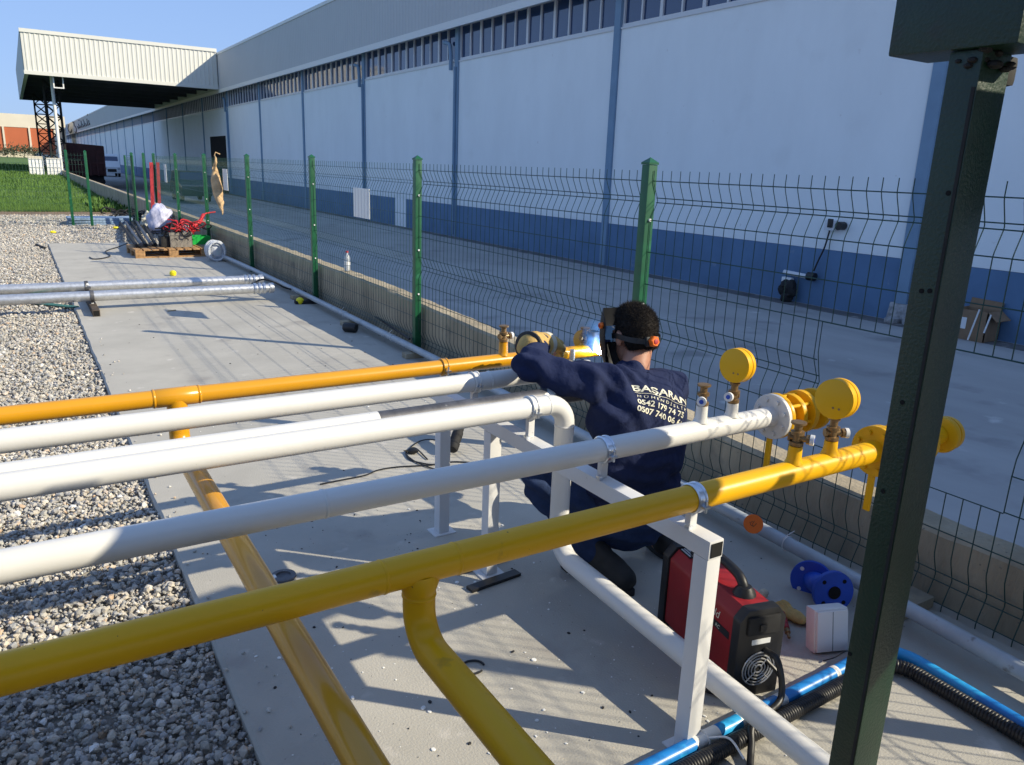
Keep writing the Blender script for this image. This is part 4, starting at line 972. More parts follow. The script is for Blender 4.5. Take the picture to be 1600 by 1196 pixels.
# angle grinder with flex
g0 = GZ(706, 703, .04)
t = thing('angle_grinder', 'black and grey angle grinder standing on the slab behind the rack leg', 'angle grinder', (g0.x, g0.y, 0))
gd = Vector((.62, .6, .52)).normalized()
MB().lathe(g0, gd, [(.030, 0), (.036, .01), (.036, .05), (.030, .06), (.034, .075), (.034, .13), (.028, .15), (.026, .24), (.02, .25)], 18).build('body', 'blackm', t)
MB().lathe(g0+gd*.24, gd, [(.03, 0), (.034, .01), (.034, .05), (.02, .06)], 16).build('gear_head', 'zinc', t)
MB().lathe(g0+gd*.27+Vector((.0, 0, .0)), gd.cross(Vector((0, 1, 0))).normalized(), [(.012, 0), (.058, .03), (.058, .034), (.01, .038)], 28).build('disc', 'primer', t)
MB().cyl(g0+gd*.27, g0+gd*.27+Vector((-.02, .1, .02)), .014, 10).build('side_handle', 'black', t)
pl = GZ(645, 706, .015)
tag(MB().tube(spline([g0, GZ(680, 688, .03), GZ(655, 690, .008), GZ(636, 706, .006), GZ(640, 718, .006), GZ(665, 725, .006), GZ(690, 727, .006), GZ(680, 733, .006), GZ(650, 722, .007), GZ(634, 708, .009), GZ(648, 700, .012), GZ(668, 718, .006)], 7), .0042, 6).build('grinder_flex', 'black'), 'black flex with a plug coiled beside the angle grinder', 'cable')
t = thing('plug', 'black mains plug on the coiled flex beside the grinder', 'plug', pl)
MB().lathe(pl+Vector((-.02, .02, 0)), (.7, -.6, .1), [(.012, 0), (.02, .01), (.02, .035), (.008, .06)], 12).build('plug_body', 'black', t)
for q in (-1, 1): MB().cyl(pl+Vector((-.02, .02+q*.008, 0)), pl+Vector((-.04, .036+q*.008, 0)), .0025, 6).build('pin', 'brass', t)
tag(MB().tube(spline([GZ(500, 757, .006), GZ(530, 751, .006), GZ(570, 743, .006), GZ(590, 735, .006), GZ(620, 730, .006), GZ(670, 727, .006), GZ(720, 722, .006), GZ(800, 735, .006), GZ(850, 790, .006), GZ(880, 830, .006)], 8), .0042, 6).build('slab_cable', 'black'), 'thin dark cable snaking across the slab under the white pipes', 'cable')
# small things
t = thing('pipe_coupling', 'short black pipe coupling lying in the wall shadow on the slab', 'coupling', GZ(548, 515))
a = GZ(539, 511, .05); b = GZ(559, 513, .05); MB().lathe(a, b-a, [(.032, -.01), (.04, -.01), (.047, .0), (.047, .12), (.04, .13), (.032, .13)], 20).build('sleeve', 'black', t)
MB().cyl(a-(b-a).normalized()*.0115, a-(b-a).normalized()*.0102, .031, 20).build('bore', 'hole', t)
for (u, v), lab in (((270, 427), 'yellow plastic cap in the middle of the sunlit slab before the pallet'), ((468, 471), 'yellow plastic cap beside the end of the galvanised pipes')):
    q = GZ(u, v+4, 0); MB_ = MB().lathe(q, (.1, -.2, 1), [(.03, 0), (.043, .012), (.047, .035), (.043, .06), (.026, .074), (.01, .078)], 18); tag(MB_.build('yellow_cap', 'yellowp'), lab, 'plastic cap', 'yellow caps on the slab')
for (u, v), lab in (((83, 365), 'yellow bit of plastic on the gravel left of the slab'), ((181, 358), 'yellow bit of plastic on the gravel beyond the slab')):
    q = GZ(u, v, -.03); tag(MB().ball(q+Vector((0, 0, .03)), .05, (1.3, .7, .6), 8, 5).build('plastic_scrap', 'yellowp'), lab, 'scrap', 'yellow scraps on the gravel')
ty = 7.95; q = Vector((3.12, GX(543, 440, 3.12).y, wall_top(8)+.006))
t = thing('water_bottle', 'clear plastic water bottle with a red cap standing on the low wall', 'bottle', q)
MB().lathe(q, (0, 0, 1), [(.026, 0), (.034, .006), (.034, .05), (.031, .058), (.034, .066), (.034, .11), (.031, .118), (.034, .126), (.033, .15), (.014, .19), (.014, .205)], 20).build('bottle', 'clear', t)
MB().lathe(q+Vector((0, 0, .2055)), (0, 0, 1), [(.016, 0), (.016, .018), (.012, .02)], 14).build('cap', 'redp', t)
MB().lathe(q+Vector((0, 0, .07)), (0, 0, 1), [(.0345, 0), (.0345, .035)], 20).build('label', 'whitep', t)
c = GZ(738, 1043, .004); tag(MB().tube([c+Vector((.042*math.cos(a), .036*math.sin(a), .001)) for a in np.linspace(-.2, 5.2, 26)], .004, 6).build('rubber_ring', 'black'), 'small open black rubber ring lying on the slab by the mustard pipe', 'ring')
c = GZ(443, 902, 0); tag(MB().lathe(c, (0, 0, 1), [(.05, 0), (.052, .004), (.05, .010), (.03, .012), (.028, .006)], 24).build('metal_disc', 'primer'), 'round dark metal disc lying on the slab by the ochre branch pipe', 'metal disc')
a = GZ(52, 474, -.02); b = GZ(118, 481, -.0)
dv = (b-a); nv = Vector((-dv.y, dv.x, 0)).normalized()*.045
tag(MB().hexa([a-nv, b-nv, b+nv, a+nv]+[p+Vector((0, 0, .012)) for p in (a-nv, b-nv, b+nv, a+nv)]).build('flat_bar', 'greenbar'), 'flat green painted bar lying on the gravel at the slab edge', 'flat bar')
# galvanised pipes
yg1 = GZ(300, 449, .12).y
def galv(y, z, x1, label):
    t = thing('galvanised_pipe', label, 'galvanised pipe', (1, y, z), 'galvanised pipes lying across the slab')
    MB().tube([(-6, y, z), (x1, y, z)], .057, 20).build('pipe', 'zinc', t)
    for dx in (0.0, .06, .12): MB().lathe((x1+dx*.9-.02, y, z), (1, 0, 0), [(.05, 0), (.068, .004), (.068, .03), (.05, .034)], 18).build('threaded_socket', 'clamp', t)
    MB().lathe((x1-.02, y, z), (1, 0, 0), [(.057, 0), (.05, .18), (.062, .19), (.062, .24), (.03, .25)], 18).build('end_fitting', 'zinc', t)
gz = .155; ya = GZ(250, 443, gz).y; yb = GZ(250, 458, gz).y
galv(ya, gz, GZ(388, 440, gz).x, 'farther of two galvanised pipes lying across the slab')
galv(yb, gz, GZ(400, 452, gz).x, 'nearer of two galvanised pipes lying across the slab')
q = GZ(141, 470, .05)
t = thing('pipe_support', 'rusty square tube support with clamp under the galvanised pipes at the slab edge', 'pipe support', (q.x, q.y, 0))
mb = MB(); mb.box((q.x-.035, yb-.42, .0), (q.x+.035, ya+.2, .07)); mb.build('foot_tube', mat('rusty_tube', (.10, .075, .055), .8, metal=.3, var=.4, scale=12), t, bevel=.005)
MB().box((q.x-.027, yb-.4225, .008), (q.x+.027, yb-.4202, .062)).build('open_end', 'hole', t, smooth=False)
for yy in (ya, yb):
    MB().lathe((q.x-.02, yy, gz), (1, 0, 0), [(.058, 0), (.064, .002), (.064, .038), (.058, .04)], 22).build('clamp', 'primer', t); MB().box((q.x-.012, yy-.012, .071), (q.x+.012, yy+.012, gz-.06)).build('stem', 'primer', t)
MB().box((q.x-.02, (ya+yb)/2-.03, gz+.03), (q.x+.02, (ya+yb)/2+.03, gz+.05)).build('clamp_lug', 'primer', t)
for i, (s0, lab) in enumerate((((430, 447), 'black cable looped over the ends of the galvanised pipes'),)):
    tag(MB().tube(spline([GZ(392, 445, .2), GZ(410, 437, .24), GZ(430, 442, .2), GZ(446, 450, .1), GZ(470, 455, .06), GZ(500, 458, .05), GZ(530, 468, .12), GZ(575, 488, .13), GZ(640, 530, .13)], 7), .011, 6).build('black_cable', 'black'), lab, 'cable')
tag(MB().box((-.2, -.06, 0), (.2, .06, .04), Matrix.Translation(GZ(487, 474)) @ Matrix.Rotation(-.15, 4, 'Z')).build('steel_offcut', 'blackm', bevel=.01), 'dark steel offcut lying by the wall at the end of the pipes', 'offcut')
# pallet with its load
pc = GZ(198, 404, 0); RP = Matrix.Translation((1.60, 14.42, 0)) @ Matrix.Rotation(math.radians(2), 4, 'Z')
pt = thing('wooden_pallet', 'wooden pallet at the far end of the slab carrying crate, cables and pipes', 'pallet', (2.2, 14.9, 0))
PWd, PDp = 1.2, .95
for y in (0, .425, .85): MB().box((0, y, .0), (PWd, y+.1, .02), RP).build('bottom_board', 'wood', pt)
for x in (0, .53, 1.05):
    for y in (0, .425, .85): MB().box((x, y+.001, .0205), (x+.15, y+.099, .098), RP).build('block', 'wood', pt, bevel=.003)
for x in (0, .53, 1.05): MB().box((x, 0, .0985), (x+.15, .95, .119), RP).build('stringer_board', 'wood', pt)
for i in range(9):
    x = i*.1317; MB().box((x, -.005, .1195), (x+.105, .955, .142+random.uniform(0, .003)), RP).build('deck_board', 'wood', pt, bevel=.002)
def P_in(x, y, z): return RP @ Vector((x, y, z))
t = thing('tool_crate', 'grey plastic tool crate standing on the wooden pallet', 'crate', P_in(.72, .3, .145))
mb = MB(); x0, x1, y0, y1, z0, z1 = .60, .96, .22, .52, .146, .40
for lo, hi in (((x0, y0, z0), (x1, y0+.012, z1)), ((x0, y1-.012, z0), (x1, y1, z1)), ((x0, y0+.0125, z0), (x0+.012, y1-.0125, z1)), ((x1-.012, y0+.0125, z0), (x1, y1-.0125, z1)), ((x0+.0125, y0+.0125, z0), (x1-.0125, y1-.0125, z0+.012))): mb.box(lo, hi, RP)
mb.build('tub', 'crate', t)
mb = MB(); 
for lo, hi in (((x0-.012, y0-.012, z1-.05), (x1+.012, y0-.0005, z1)), ((x0-.012, y1+.0005, z1-.05), (x1+.012, y1+.012, z1)), ((x0-.012, y0, z1-.05), (x0-.0005, y1, z1)), ((x1+.0005, y0, z1-.05), (x1+.012, y1, z1))): mb.box(lo, hi, RP)
mb.build('rim', 'crate', t)
MB().box((x0-.14, y0+.05, z0), (x0-.014, y1, .33), RP).build('side_box', 'blackm', t, bevel=.01)
for q in (.08, .26): MB().tube([P_in(x0+q+.05*math.cos(a), y0-.013, .26+.05*math.sin(a)) for a in np.linspace(.2, 2.9, 12)], .006, 6).build('moulded_rib', 'crate', t)
for k in range(2): MB().box((x0+.03+.2*k, y0+.06, z0+.05), (x0+.14+.2*k, y0+.2, z1+.08+.03*k), RP).build('tool', 'zinc' if k else 'crate', t, bevel=.02)
def cable_pile(name, mname, label, cen, spread, n, r, seed, zc):
    r_ = random.Random(seed); mb = MB()
    for i in range(n):
        c = Vector(cen)+Vector((r_.gauss(0, spread[0]), r_.gauss(0, spread[1]), abs(r_.gauss(0, spread[2])))); R1 = r_.uniform(.06, .15); ax = Vector((r_.gauss(0, .6), r_.gauss(0, .6), 1)).normalized(); u = ax.orthogonal().normalized(); w = ax.cross(u); ph = r_.uniform(0, 6)
        mb.tube([c+u*R1*math.cos(a+ph)*r_.uniform(.9, 1.1)+w*R1*math.sin(a+ph) for a in np.linspace(0, r_.uniform(4, 6.2), 14)], r, 5)
    return tag(mb.build(name, mname), label, 'cable')
cable_pile('red_cable', 'redcable', 'tangled red cables heaped on the grey crate on the pallet', P_in(.86, .38, .42), (.17, .10, .07), 26, .011, 3, .4)
cable_pile('grey_cable', 'blackm', 'tangled dark cables mixed in with the red ones on the crate', P_in(.80, .38, .40), (.18, .10, .07), 16, .011, 5, .4)
tag(MB().tube(spline([P_in(.95, .4, .46), P_in(1.08, .5, .50), P_in(1.2, .6, .57), P_in(1.3, .7, .68), P_in(1.5, .72, .72)], 8), [.035]*8+[.04]*8+[.032]*8+[.014]*9, 10).build('red_webbing', 'redcable'), 'red twisted webbing rising from the crate towards the fence post', 'webbing')
t = thing('green_crate', 'bright green plastic tray on the right rear of the pallet', 'tray', P_in(1.05, .75, .145))
mb = MB(); x0, x1, y0, y1, z0, z1 = .90, 1.36, .62, .95, .146, .29
for lo, hi in (((x0, y0, z0), (x1, y0+.012, z1)), ((x0, y1-.012, z0), (x1, y1, z1)), ((x0, y0+.0125, z0), (x0+.012, y1-.0125, z1)), ((x1-.012, y0+.0125, z0), (x1, y1-.0125, z1)), ((x0+.0125, y0+.0125, z0), (x1-.0125, y1-.0125, z0+.012)), ((x0+.24, y0+.013, z0+.013), (x0+.25, y1-.013, z1-.01))): mb.box(lo, hi, RP)
mb.build('tray', 'green', t)
for i in range(5):
    tag(MB().tube([GZ(187+8*i, 347-1.5*i, .0+.03*(i % 2))+Vector((0, 0, .0)), P_in(.07+.082*i, .30+.04*i, .178+.02*(i % 2))], .03, 14).build('steel_pipe', 'primer' if i % 2 else 'blackm'), ('leftmost', 'second', 'middle', 'fourth', 'rightmost')[i]+' of the five dark steel pipes leaning on the left of the pallet', 'steel pipe', 'dark steel pipes leaning on the pallet')
def blob(name, m, label, cat, c, r, sc, amp, fr, seed, sub=4):
    bm = bmesh.new(); bmesh.ops.create_icosphere(bm, subdivisions=sub, radius=1)
    for v in bm.verts:
        n1 = noise.noise(v.co*fr+Vector((seed, 0, 0)))+.5*abs(noise.noise(v.co*fr*2.3+Vector((0, seed, 0)))); q = v.co*(1+amp*n1)
        v.co = Vector((q.x*sc[0], q.y*sc[1], max(q.z, -.75)*sc[2]))*r+Vector(c)
    me = bpy.data.meshes.new(name); bm.to_mesh(me); bm.free(); shade(me, 60); return tag(link(name, me, m), label, cat)
c = GZ(254, 365, -.02); blob('plastic_bag', 'bag', 'lilac plastic sack standing behind the pallet load', 'sack', c+Vector((0, .1, .27)), .31, (.85, .7, 1.12), .28, 2.0, 4)
c = GZ(235, 360, -.04); blob('cement_sack', 'bagw', 'cream crumpled sack left of the lilac sack', 'sack', c+Vector((0, .1, .16)), .20, (.8, .7, 1.15), .45, 2.6, 9)
c = GZ(306, 372, .0); blob('paper_bag', 'bagw', 'small white crumpled bag behind the green tray', 'bag', c+Vector((0, .25, .18)), .22, (.9, .6, .8), .4, 2.2, 15, 3)
t = thing('wrap_roll', 'coil of clear plastic tubing standing at the right end of the pallet', 'plastic coil', GZ(338, 408))
c = GZ(338, 408, 0)
for i in range(7): MB().tube([c+Vector((.02*math.sin(i*2.1)+.13*math.cos(a), .04*i-.1, .17+(.15+.012*math.sin(i*1.7))*math.sin(a))) for a in np.linspace(0, 6.28, 22)[:-1]], .016, 6, closed=True).build('loop', 'wrap', t)
blob('film_lump', 'wrap', '', '', c+Vector((0, .02, .17)), .13, (.9, .7, 1), .3, 3, 2, 3).parent = t
o = children(t)[-1]; o.location = Vector((0, 0, 0))-Vector(t.location); 
for k_ in ('label', 'category'): del o[k_]
# foam sheets and rubbish beyond the slab
t = thing('foam_sheet', 'stack of light blue foam boards lying on the gravel by the cross fence', 'foam boards', GZ(150, 343))
for i in range(3):
    z0 = -.05+.06*i; a = GZ(112, 340, z0); b = GZ(186, 349, z0); Rm = Matrix.Translation((1.78, 22.6, z0)) @ Matrix.Rotation(.06*i-.12, 4, 'Z')
    MB().box((-.75, -.35, 0), (.70, .45, .055), Rm).build('board', 'sheetblue', t, bevel=.008)
cable_pile('scrap_heap', 'blackm', 'dark tangle of scrap wire by the wall behind the foam boards', (2.6, 23.3, .05), (.3, .3, .12), 26, .018, 8, .1)
tag(MB().tube(spline([GZ(140, 402, .01), GZ(146, 405, .01), GZ(160, 404, .01), GZ(172, 400, .01), GZ(165, 393, .01), GZ(185, 386, .02), GZ(200, 380, .12)], 8), .010, 6).build('loose_cable', 'black'), 'thin black cable curling on the slab left of the pallet', 'cable')
tag(MB().tube([GZ(57, 383, -.02), GZ(70, 388, -.01)], .025, 6).build('stick', 'blackm'), 'short dark stick on the gravel left of the slab', 'stick')
tag(MB().hexa([GZ(262, 487, .002)+Vector(p) for p in ((0, 0, 0), (.09, .02, 0), (.09, .05, 0), (0, .03, 0), (0, 0, .006), (.09, .02, .008), (.09, .05, .008), (0, .03, .006))]).build('leaf', 'beige'), 'small brown leaf on the slab near the board shadow', 'leaf')
# paint drops and crumbs on the slab
def specks(name, m, n, areas, rmax):
    mb = MB()
    for x0, x1, y0, y1, k_ in areas:
        for i in range(int(n*k_)):
            r = .0015+rmax*random.random()**4; x, y = random.uniform(x0, x1), random.uniform(y0, y1); e = random.uniform(.5, 1); a0 = random.uniform(0, 3)
            ring = [(x+r*math.cos(a)*math.cos(a0)-r*e*math.sin(a)*math.sin(a0), y+r*math.cos(a)*math.sin(a0)+r*e*math.sin(a)*math.cos(a0), .0012) for a in np.linspace(0, 6.28, 8)[:-1]]
            top = [(p[0]*.8+x*.2, p[1]*.8+y*.2, .0012+min(.006, r*.35)) for p in ring]
            nn = len(ring); mb.add(ring+top, [tuple(range(nn, 2*nn))]+[(j, (j+1) % nn, nn+(j+1) % nn, nn+j) for j in range(nn)])
    return stuff(mb.build(name, m, smooth=False))
specks('paint_drops', 'speckw', 300, ((.5, 2.0, 1.1, 2.6, .7), (1.3, 2.0, 1.2, 1.9, .2), (.5, 2.4, 2.6, 5, .15)), .009)
specks('black_crumbs', 'speckb', 260, ((.5, 1.9, 1.3, 3.4, .5), (.9, 1.7, 2.5, 3.6, .3), (.5, 2.6, 3.4, 9, .4), (2.4, 3.0, 1.2, 8, .6)), .008)

# ================================================================== THE WELDER
man = thing('person', 'man in navy sweatshirt and jeans squatting with his back turned, welding in a mask', 'person', (2.1, 2.3, 0))
def organic(name, prims, voxel, m, parent, smooth=6, fold=None, drop_below=None):
    mb = MB()
    for p in prims:
        if p[0] == 'c':
            _, a, ra, b, rb_ = p; a, b = Vector(a), Vector(b); k = max(2, int((b-a).length/.03))
            mb.tube([a.lerp(b, i/k) for i in range(k+1)], [ra+(rb_-ra)*i/k for i in range(k+1)], 20); mb.ball(a, ra, n=20, m=12); mb.ball(b, rb_, n=20, m=12)
        else:
            _, c, rad, *rot = p; mx = Matrix(rot[0]) if rot and not isinstance(rot[0], Matrix) else (rot[0] if rot else None)
            mb.ball(c, 1, rad, 26, 16, mx)
    me = bpy.data.meshes.new('tmp'); me.from_pydata(mb.v, [], mb.f)
    bm = bmesh.new(); bm.from_mesh(me); bmesh.ops.remove_doubles(bm, verts=bm.verts, dist=1e-6); bmesh.ops.recalc_face_normals(bm, faces=bm.faces); bm.to_mesh(me); bm.free()
    o = bpy.data.objects.new('tmp', me); COL.objects.link(o)
    r = o.modifiers.new('r', 'REMESH'); r.mode = 'VOXEL'; r.voxel_size = voxel; s_ = o.modifiers.new('s', 'SMOOTH'); s_.iterations = smooth; s_.factor = .5
    dg = bpy.context.evaluated_depsgraph_get(); out = bpy.data.meshes.new_from_object(o.evaluated_get(dg)); bpy.data.objects.remove(o)
    if fold:
        nrm = [v.normal.copy() for v in out.vertices]
        for v, n_ in zip(out.vertices, nrm): v.co += n_*fold(v.co)
    off = wloc(parent); out.transform(Matrix.Translation(-off)); out.name = name; out.shade_smooth(); out.materials.clear()
    return link(name, out, m, parent)
SHL, SHR = Vector((1.865, 2.335, .850)), Vector((2.270, 2.32, .775))
ELL, WRL = Vector((1.675, 2.53, .895)), Vector((1.86, 2.72, .925))
ELR, WRR = Vector((2.385, 2.50, .57)), Vector((2.46, 2.72, .68))
HIPL, KNL, ANL = Vector((2.00, 2.34, .23)), Vector((1.70, 2.45, .41)), Vector((1.90, 2.30, .10))
HIPR, KNR, ANR = Vector((2.20, 2.34, .23)), Vector((2.45, 2.60, .40)), Vector((2.30, 2.40, .10))
HC = Vector((2.128, 2.42, .997)); FACEd = Vector((.10, .97, -.20)).normalized()
HX = FACEd.cross(Vector((0, 0, 1))).normalized(); HZv = HX.cross(FACEd).normalized()      # head: right, up
HM = Matrix((HX, FACEd, HZv)).transposed()
def H(x, y, z): return HC+HX*x+FACEd*y+HZv*z
torso = [('e', (2.095, 2.31, .40), (.225, .152, .15)), ('e', (2.085, 2.285, .55), (.236, .146, .20)), ('e', (2.065, 2.29, .70), (.245, .142, .17)),
         ('c', SHL, .080, SHR, .084), ('c', (2.06, 2.345, .81), .095, (2.07, 2.36, .845), .078), ('c', (1.97, 2.335, .825), .085, (2.15, 2.335, .79), .088)]
armL = [('c', SHL, .080, ELL, .062), ('c', ELL, .060, WRL, .048)]
armR = [('c', SHR, .082, ELR, .064), ('c', ELR, .062, WRR, .047)]
def thin(pr, d): return [(p[0], p[1], p[2]-d, p[3], p[4]-d) if p[0] == 'c' else ('e', p[1], tuple(q-d for q in p[2])) for p in pr]
legs = [('e', (2.10, 2.34, .235), (.185, .17, .15)), ('c', HIPL, .108, KNL, .070), ('c', KNL, .066, ANL, .054), ('c', HIPR, .108, KNR, .072), ('c', KNR, .068, ANR, .054)]
def finger_prims(base, d, side, up, L, r):
    out = []
    for i, (o_, l) in enumerate(((-.033, .8), (-.011, 1.0), (.011, .95), (.033, .75))):
        p0 = base+side*o_; p1 = p0+(d*.85+up*-.5).normalized()*L*.45*l; p2 = p1+(d*.25-up*.95).normalized()*L*.35*l; p3 = p2+(-d*.4-up*.8).normalized()*L*.25*l
        out += [('c', p0, r, p1, r*.95), ('c', p1, r*.95, p2, r*.88), ('c', p2, r*.88, p3, r*.78)]
    t0 = base-d*.05+side*.035; t1 = t0+(side*.7+d*.7-up*.3).normalized()*L*.38; t2 = t1+(d*.8-side*.2-up*.5).normalized()*L*.32
    return out+[('c', t0, r*1.15, t1, r*1.05), ('c', t1, r*1.05, t2, r*.85)]
HDL = (Vector((2.12, 2.845, .90))-WRL).normalized(); PL = WRL+HDL*.12
sideL = HDL.cross(Vector((0, 0, 1))).normalized(); upL = sideL.cross(HDL)
HDR = Vector((-.30, .85, .42)).normalized(); PR = WRR+HDR*.11; sideR = HDR.cross(Vector((0, 0, 1))).normalized(); upR = sideR.cross(HDR)
head = [('e', H(0, -.012, .03), (.076, .094, .090), HM), ('e', H(0, .03, -.045), (.058, .070, .075), HM), ('c', H(0, .055, -.085), .035, H(0, .07, -.09), .028),
        ('c', H(0, -.028, -.06), .055, Vector((2.07, 2.35, .83)), .064), ('c', H(0, .098, -.005), .011, H(0, .112, -.03), .015),
        ('c', H(-.077, -.0, .012), .009, H(-.083, -.010, .012), .012), ('e', H(-.081, -.004, -.002), (.010, .021, .034), HM), ('e', H(.081, -.004, -.002), (.010, .021, .034), HM),
        ('c', H(-.02, .092, -.055), .010, H(.02, .092, -.055), .010), ('c', H(-.045, .078, .025), .012, H(.045, .078, .025), .012)]
hands = [('c', WRL, .030, WRL+HDL*.05, .03), ('e', WRL+HDL*.085, (.035, .045, .022))] + finger_prims(PL, HDL, sideL, upL, .085, .0095) + [('c', WRR, .030, WRR+HDR*.05, .03), ('e', WRR+HDR*.08, (.035, .045, .022))] + finger_prims(PR, HDR, sideR, upR, .085, .0095)
feet = [('c', ANL, .04, Vector((1.93, 2.17, .05)), .036), ('c', Vector((1.93, 2.17, .045)), .036, Vector((1.85, 2.38, .035)), .03), ('c', ANR, .04, Vector((2.30, 2.33, .05)), .036), ('c', Vector((2.30, 2.33, .045)), .036, Vector((2.38, 2.55, .035)), .03)]
organic('body', thin(torso, .038)+thin(armL, .026)+thin(armR, .026)+thin(legs, .028)+head+hands+feet, .0075, 'skin', man, smooth=4)
def fold_shirt(p):
    f = 0
    d = (p-SHL); ax = (ELL-SHL); t_ = max(0, min(1, d.dot(ax)/ax.length_squared))
    near_arm = math.exp(-((p-(SHL+ax*t_)).length/.12)**2)
    q = Vector((p.x*7+p.z*5, p.y*7, p.z*5-p.x*9)); f += .021*near_arm*(noise.noise(q*1.25)+.5*math.sin(p.x*66+p.z*40+p.y*20+3*noise.noise(p*9)))
    sl = math.exp(-((p-SHL-Vector((.05, -.06, -.02))).length/.14)**2)
    f += .015*sl*math.sin((p.x*.9+p.z*.35)*75+3*noise.noise(p*7))
    low = max(0, min(1, (.62-p.z)/.22))
    f += low*(.014*noise.noise(Vector((p.x*7, p.y*7, p.z*22)))+.010*math.sin(p.z*70+p.x*22+4*noise.noise(p*6)))
    f += .008*noise.noise(p*9)+.004*noise.noise(p*21)
    if p.z < .385: f += .012*max(0, (.385-p.z)/.05)
    return f+.006*math.sin((p.x*.8-p.z)*38+4*noise.noise(p*5))*max(0, noise.noise(p*3.3+Vector((5, 0, 0)))*1.6)
shirt = organic('sweatshirt', torso+armL+armR, .0085, 'navy', man, smooth=7, fold=fold_shirt)
def fold_jeans(p):
    f = .008*noise.noise(p*10)+.004*noise.noise(p*24)
    for kn in (KNL, KNR):
        d = (p-kn).length; f += .010*math.exp(-(d/.13)**2)*math.sin(p.z*80+p.x*45+3*noise.noise(p*9))
    return f+.006*math.sin(p.z*62+p.x*30+5*noise.noise(p*5))
organic('jeans', legs, .009, 'jeans', man, smooth=6, fold=fold_jeans)
# collar and hem
cpt = [Vector((2.074+.074*math.cos(a), 2.364+.070*math.sin(a), .872+.012*math.cos(a)*-1-.012*math.sin(a))) for a in np.linspace(0, 6.283, 29)[:-1]]
MB().tube(cpt, .0095, 8, closed=True).build('collar', 'navy', man)
# shoes
def shoe(hl, toe, ank):
    hl, toe = Vector(hl), Vector(toe); d = (toe-hl).normalized(); s_ = d.cross(Vector((0, 0, 1))).normalized()
    so_ = organic('boot', [('c', hl+Vector((0, 0, .062)), .048, hl.lerp(toe, .45)+Vector((0, 0, .060)), .052), ('c', hl.lerp(toe, .45)+Vector((0, 0, .058)), .05, toe+Vector((0, 0, .048)), .043), ('c', hl+Vector((0, 0, .06)), .05, Vector(ank)+Vector((0, 0, .02)), .058)], .008, 'boot', man, smooth=5, fold=lambda p: .004*noise.noise(p*30))
    mb = MB(); out = []
    for a in np.linspace(0, 6.283, 25)[:-1]:
        c = math.cos(a); w = .050 if c > -.2 else .045; out.append(hl.lerp(toe, .5)+d*c*((toe-hl).length*.5+.052)+s_*math.sin(a)*w)
    mb.prism([(p.x, p.y) for p in out], 'z', .001, .026); mb.build('sole', 'blackm', so_, bevel=.004)
shoe((1.94, 2.15, 0), (1.855, 2.40, 0), ANL); shoe((2.30, 2.31, 0), (2.385, 2.56, 0), ANR)
# gloves: leather gauntlets with fingers
def gauntlet(W, Hd, P, s_, u_):
    pr = [('c', W-Hd*.075, .062, W-Hd*.02, .057), ('c', W-Hd*.02, .054, W+Hd*.05, .047), ('e', W+Hd*.085, (.047, .055, .036))]+[(p[0], p[1], p[2]*1.5, p[3], p[4]*1.5) for p in finger_prims(P, Hd, s_, u_, .092, .0095)]
    g = organic('glove', pr, .0065, 'glove', man, smooth=4, fold=lambda p: .005*noise.noise(p*22)+.003*math.sin((p.dot(Hd))*120+3*noise.noise(p*15)))
    MB().lathe(W-Hd*.105, Hd, [(.052, .0), (.0655, .002), (.0665, .010), (.064, .018), (.05, .02)], 24).build('cuff', 'black', g)
    MB().lathe(W+Hd*.025, Hd, [(.048, 0), (.0535, .003), (.0525, .035), (.047, .038)], 24).build('wrist_band', 'glovew', g)
gauntlet(WRL, HDL, PL, sideL, upL); gauntlet(WRR, HDR, PR, sideR, upR)
# hair: close cut cap plus short strands
def fold_hair(p):
    return .003*noise.noise(p*40)+.0015*noise.noise(p*130)
hair = organic('hair', [('e', H(0, -.020, .040), (.082, .097, .092), HM), ('e', H(0, -.05, -.012), (.072, .062, .062), HM), ('e', H(0, .0, .075), (.072, .085, .066), HM)], .006, 'hair', man, smooth=2, fold=fold_hair)
bmh = bmesh.new(); bmh.from_mesh(hair.data); offm = wloc(man); kill = []
for v in bmh.verts:
    q = HM.transposed() @ (v.co+offm-HC)
    if q.y > .045 and q.z < .085: kill.append(v)
    elif q.z < -.052-.25*max(0, q.y): kill.append(v)
    elif abs(q.x) > .055 and q.z < -.0 and q.y > -.025: kill.append(v)
bmesh.ops.delete(bmh, geom=kill, context='VERTS'); bmh.faces.ensure_lookup_table()
st = []
for f in bmh.faces:
    for _r in range(4):
        q_ = [l.vert.co for l in f.loops]; w_ = [random.random() for _ in q_]; sw = sum(w_); c = sum((p*(x/sw) for p, x in zip(q_, w_)), Vector((0, 0, 0))); n_ = f.normal; t1 = n_.orthogonal().normalized(); d = (n_*.75+HZv*random.uniform(-.55, .25)+Vector((random.gauss(0, .4), random.gauss(0, .4), random.gauss(0, .4)))).normalized()*random.uniform(.005, .013)*(1.0+.9*max(0, n_.dot(HZv)))
        sd = d.cross(n_); sd = sd.normalized()*.0007 if sd.length > 1e-6 else t1*.0007; st.append((c-sd, c+sd, c+d))
for a, b, c in st:
    vs_ = [bmh.verts.new(p) for p in (a, b, c)]; bmh.faces.new(vs_)
bmh.to_mesh(hair.data); bmh.free()
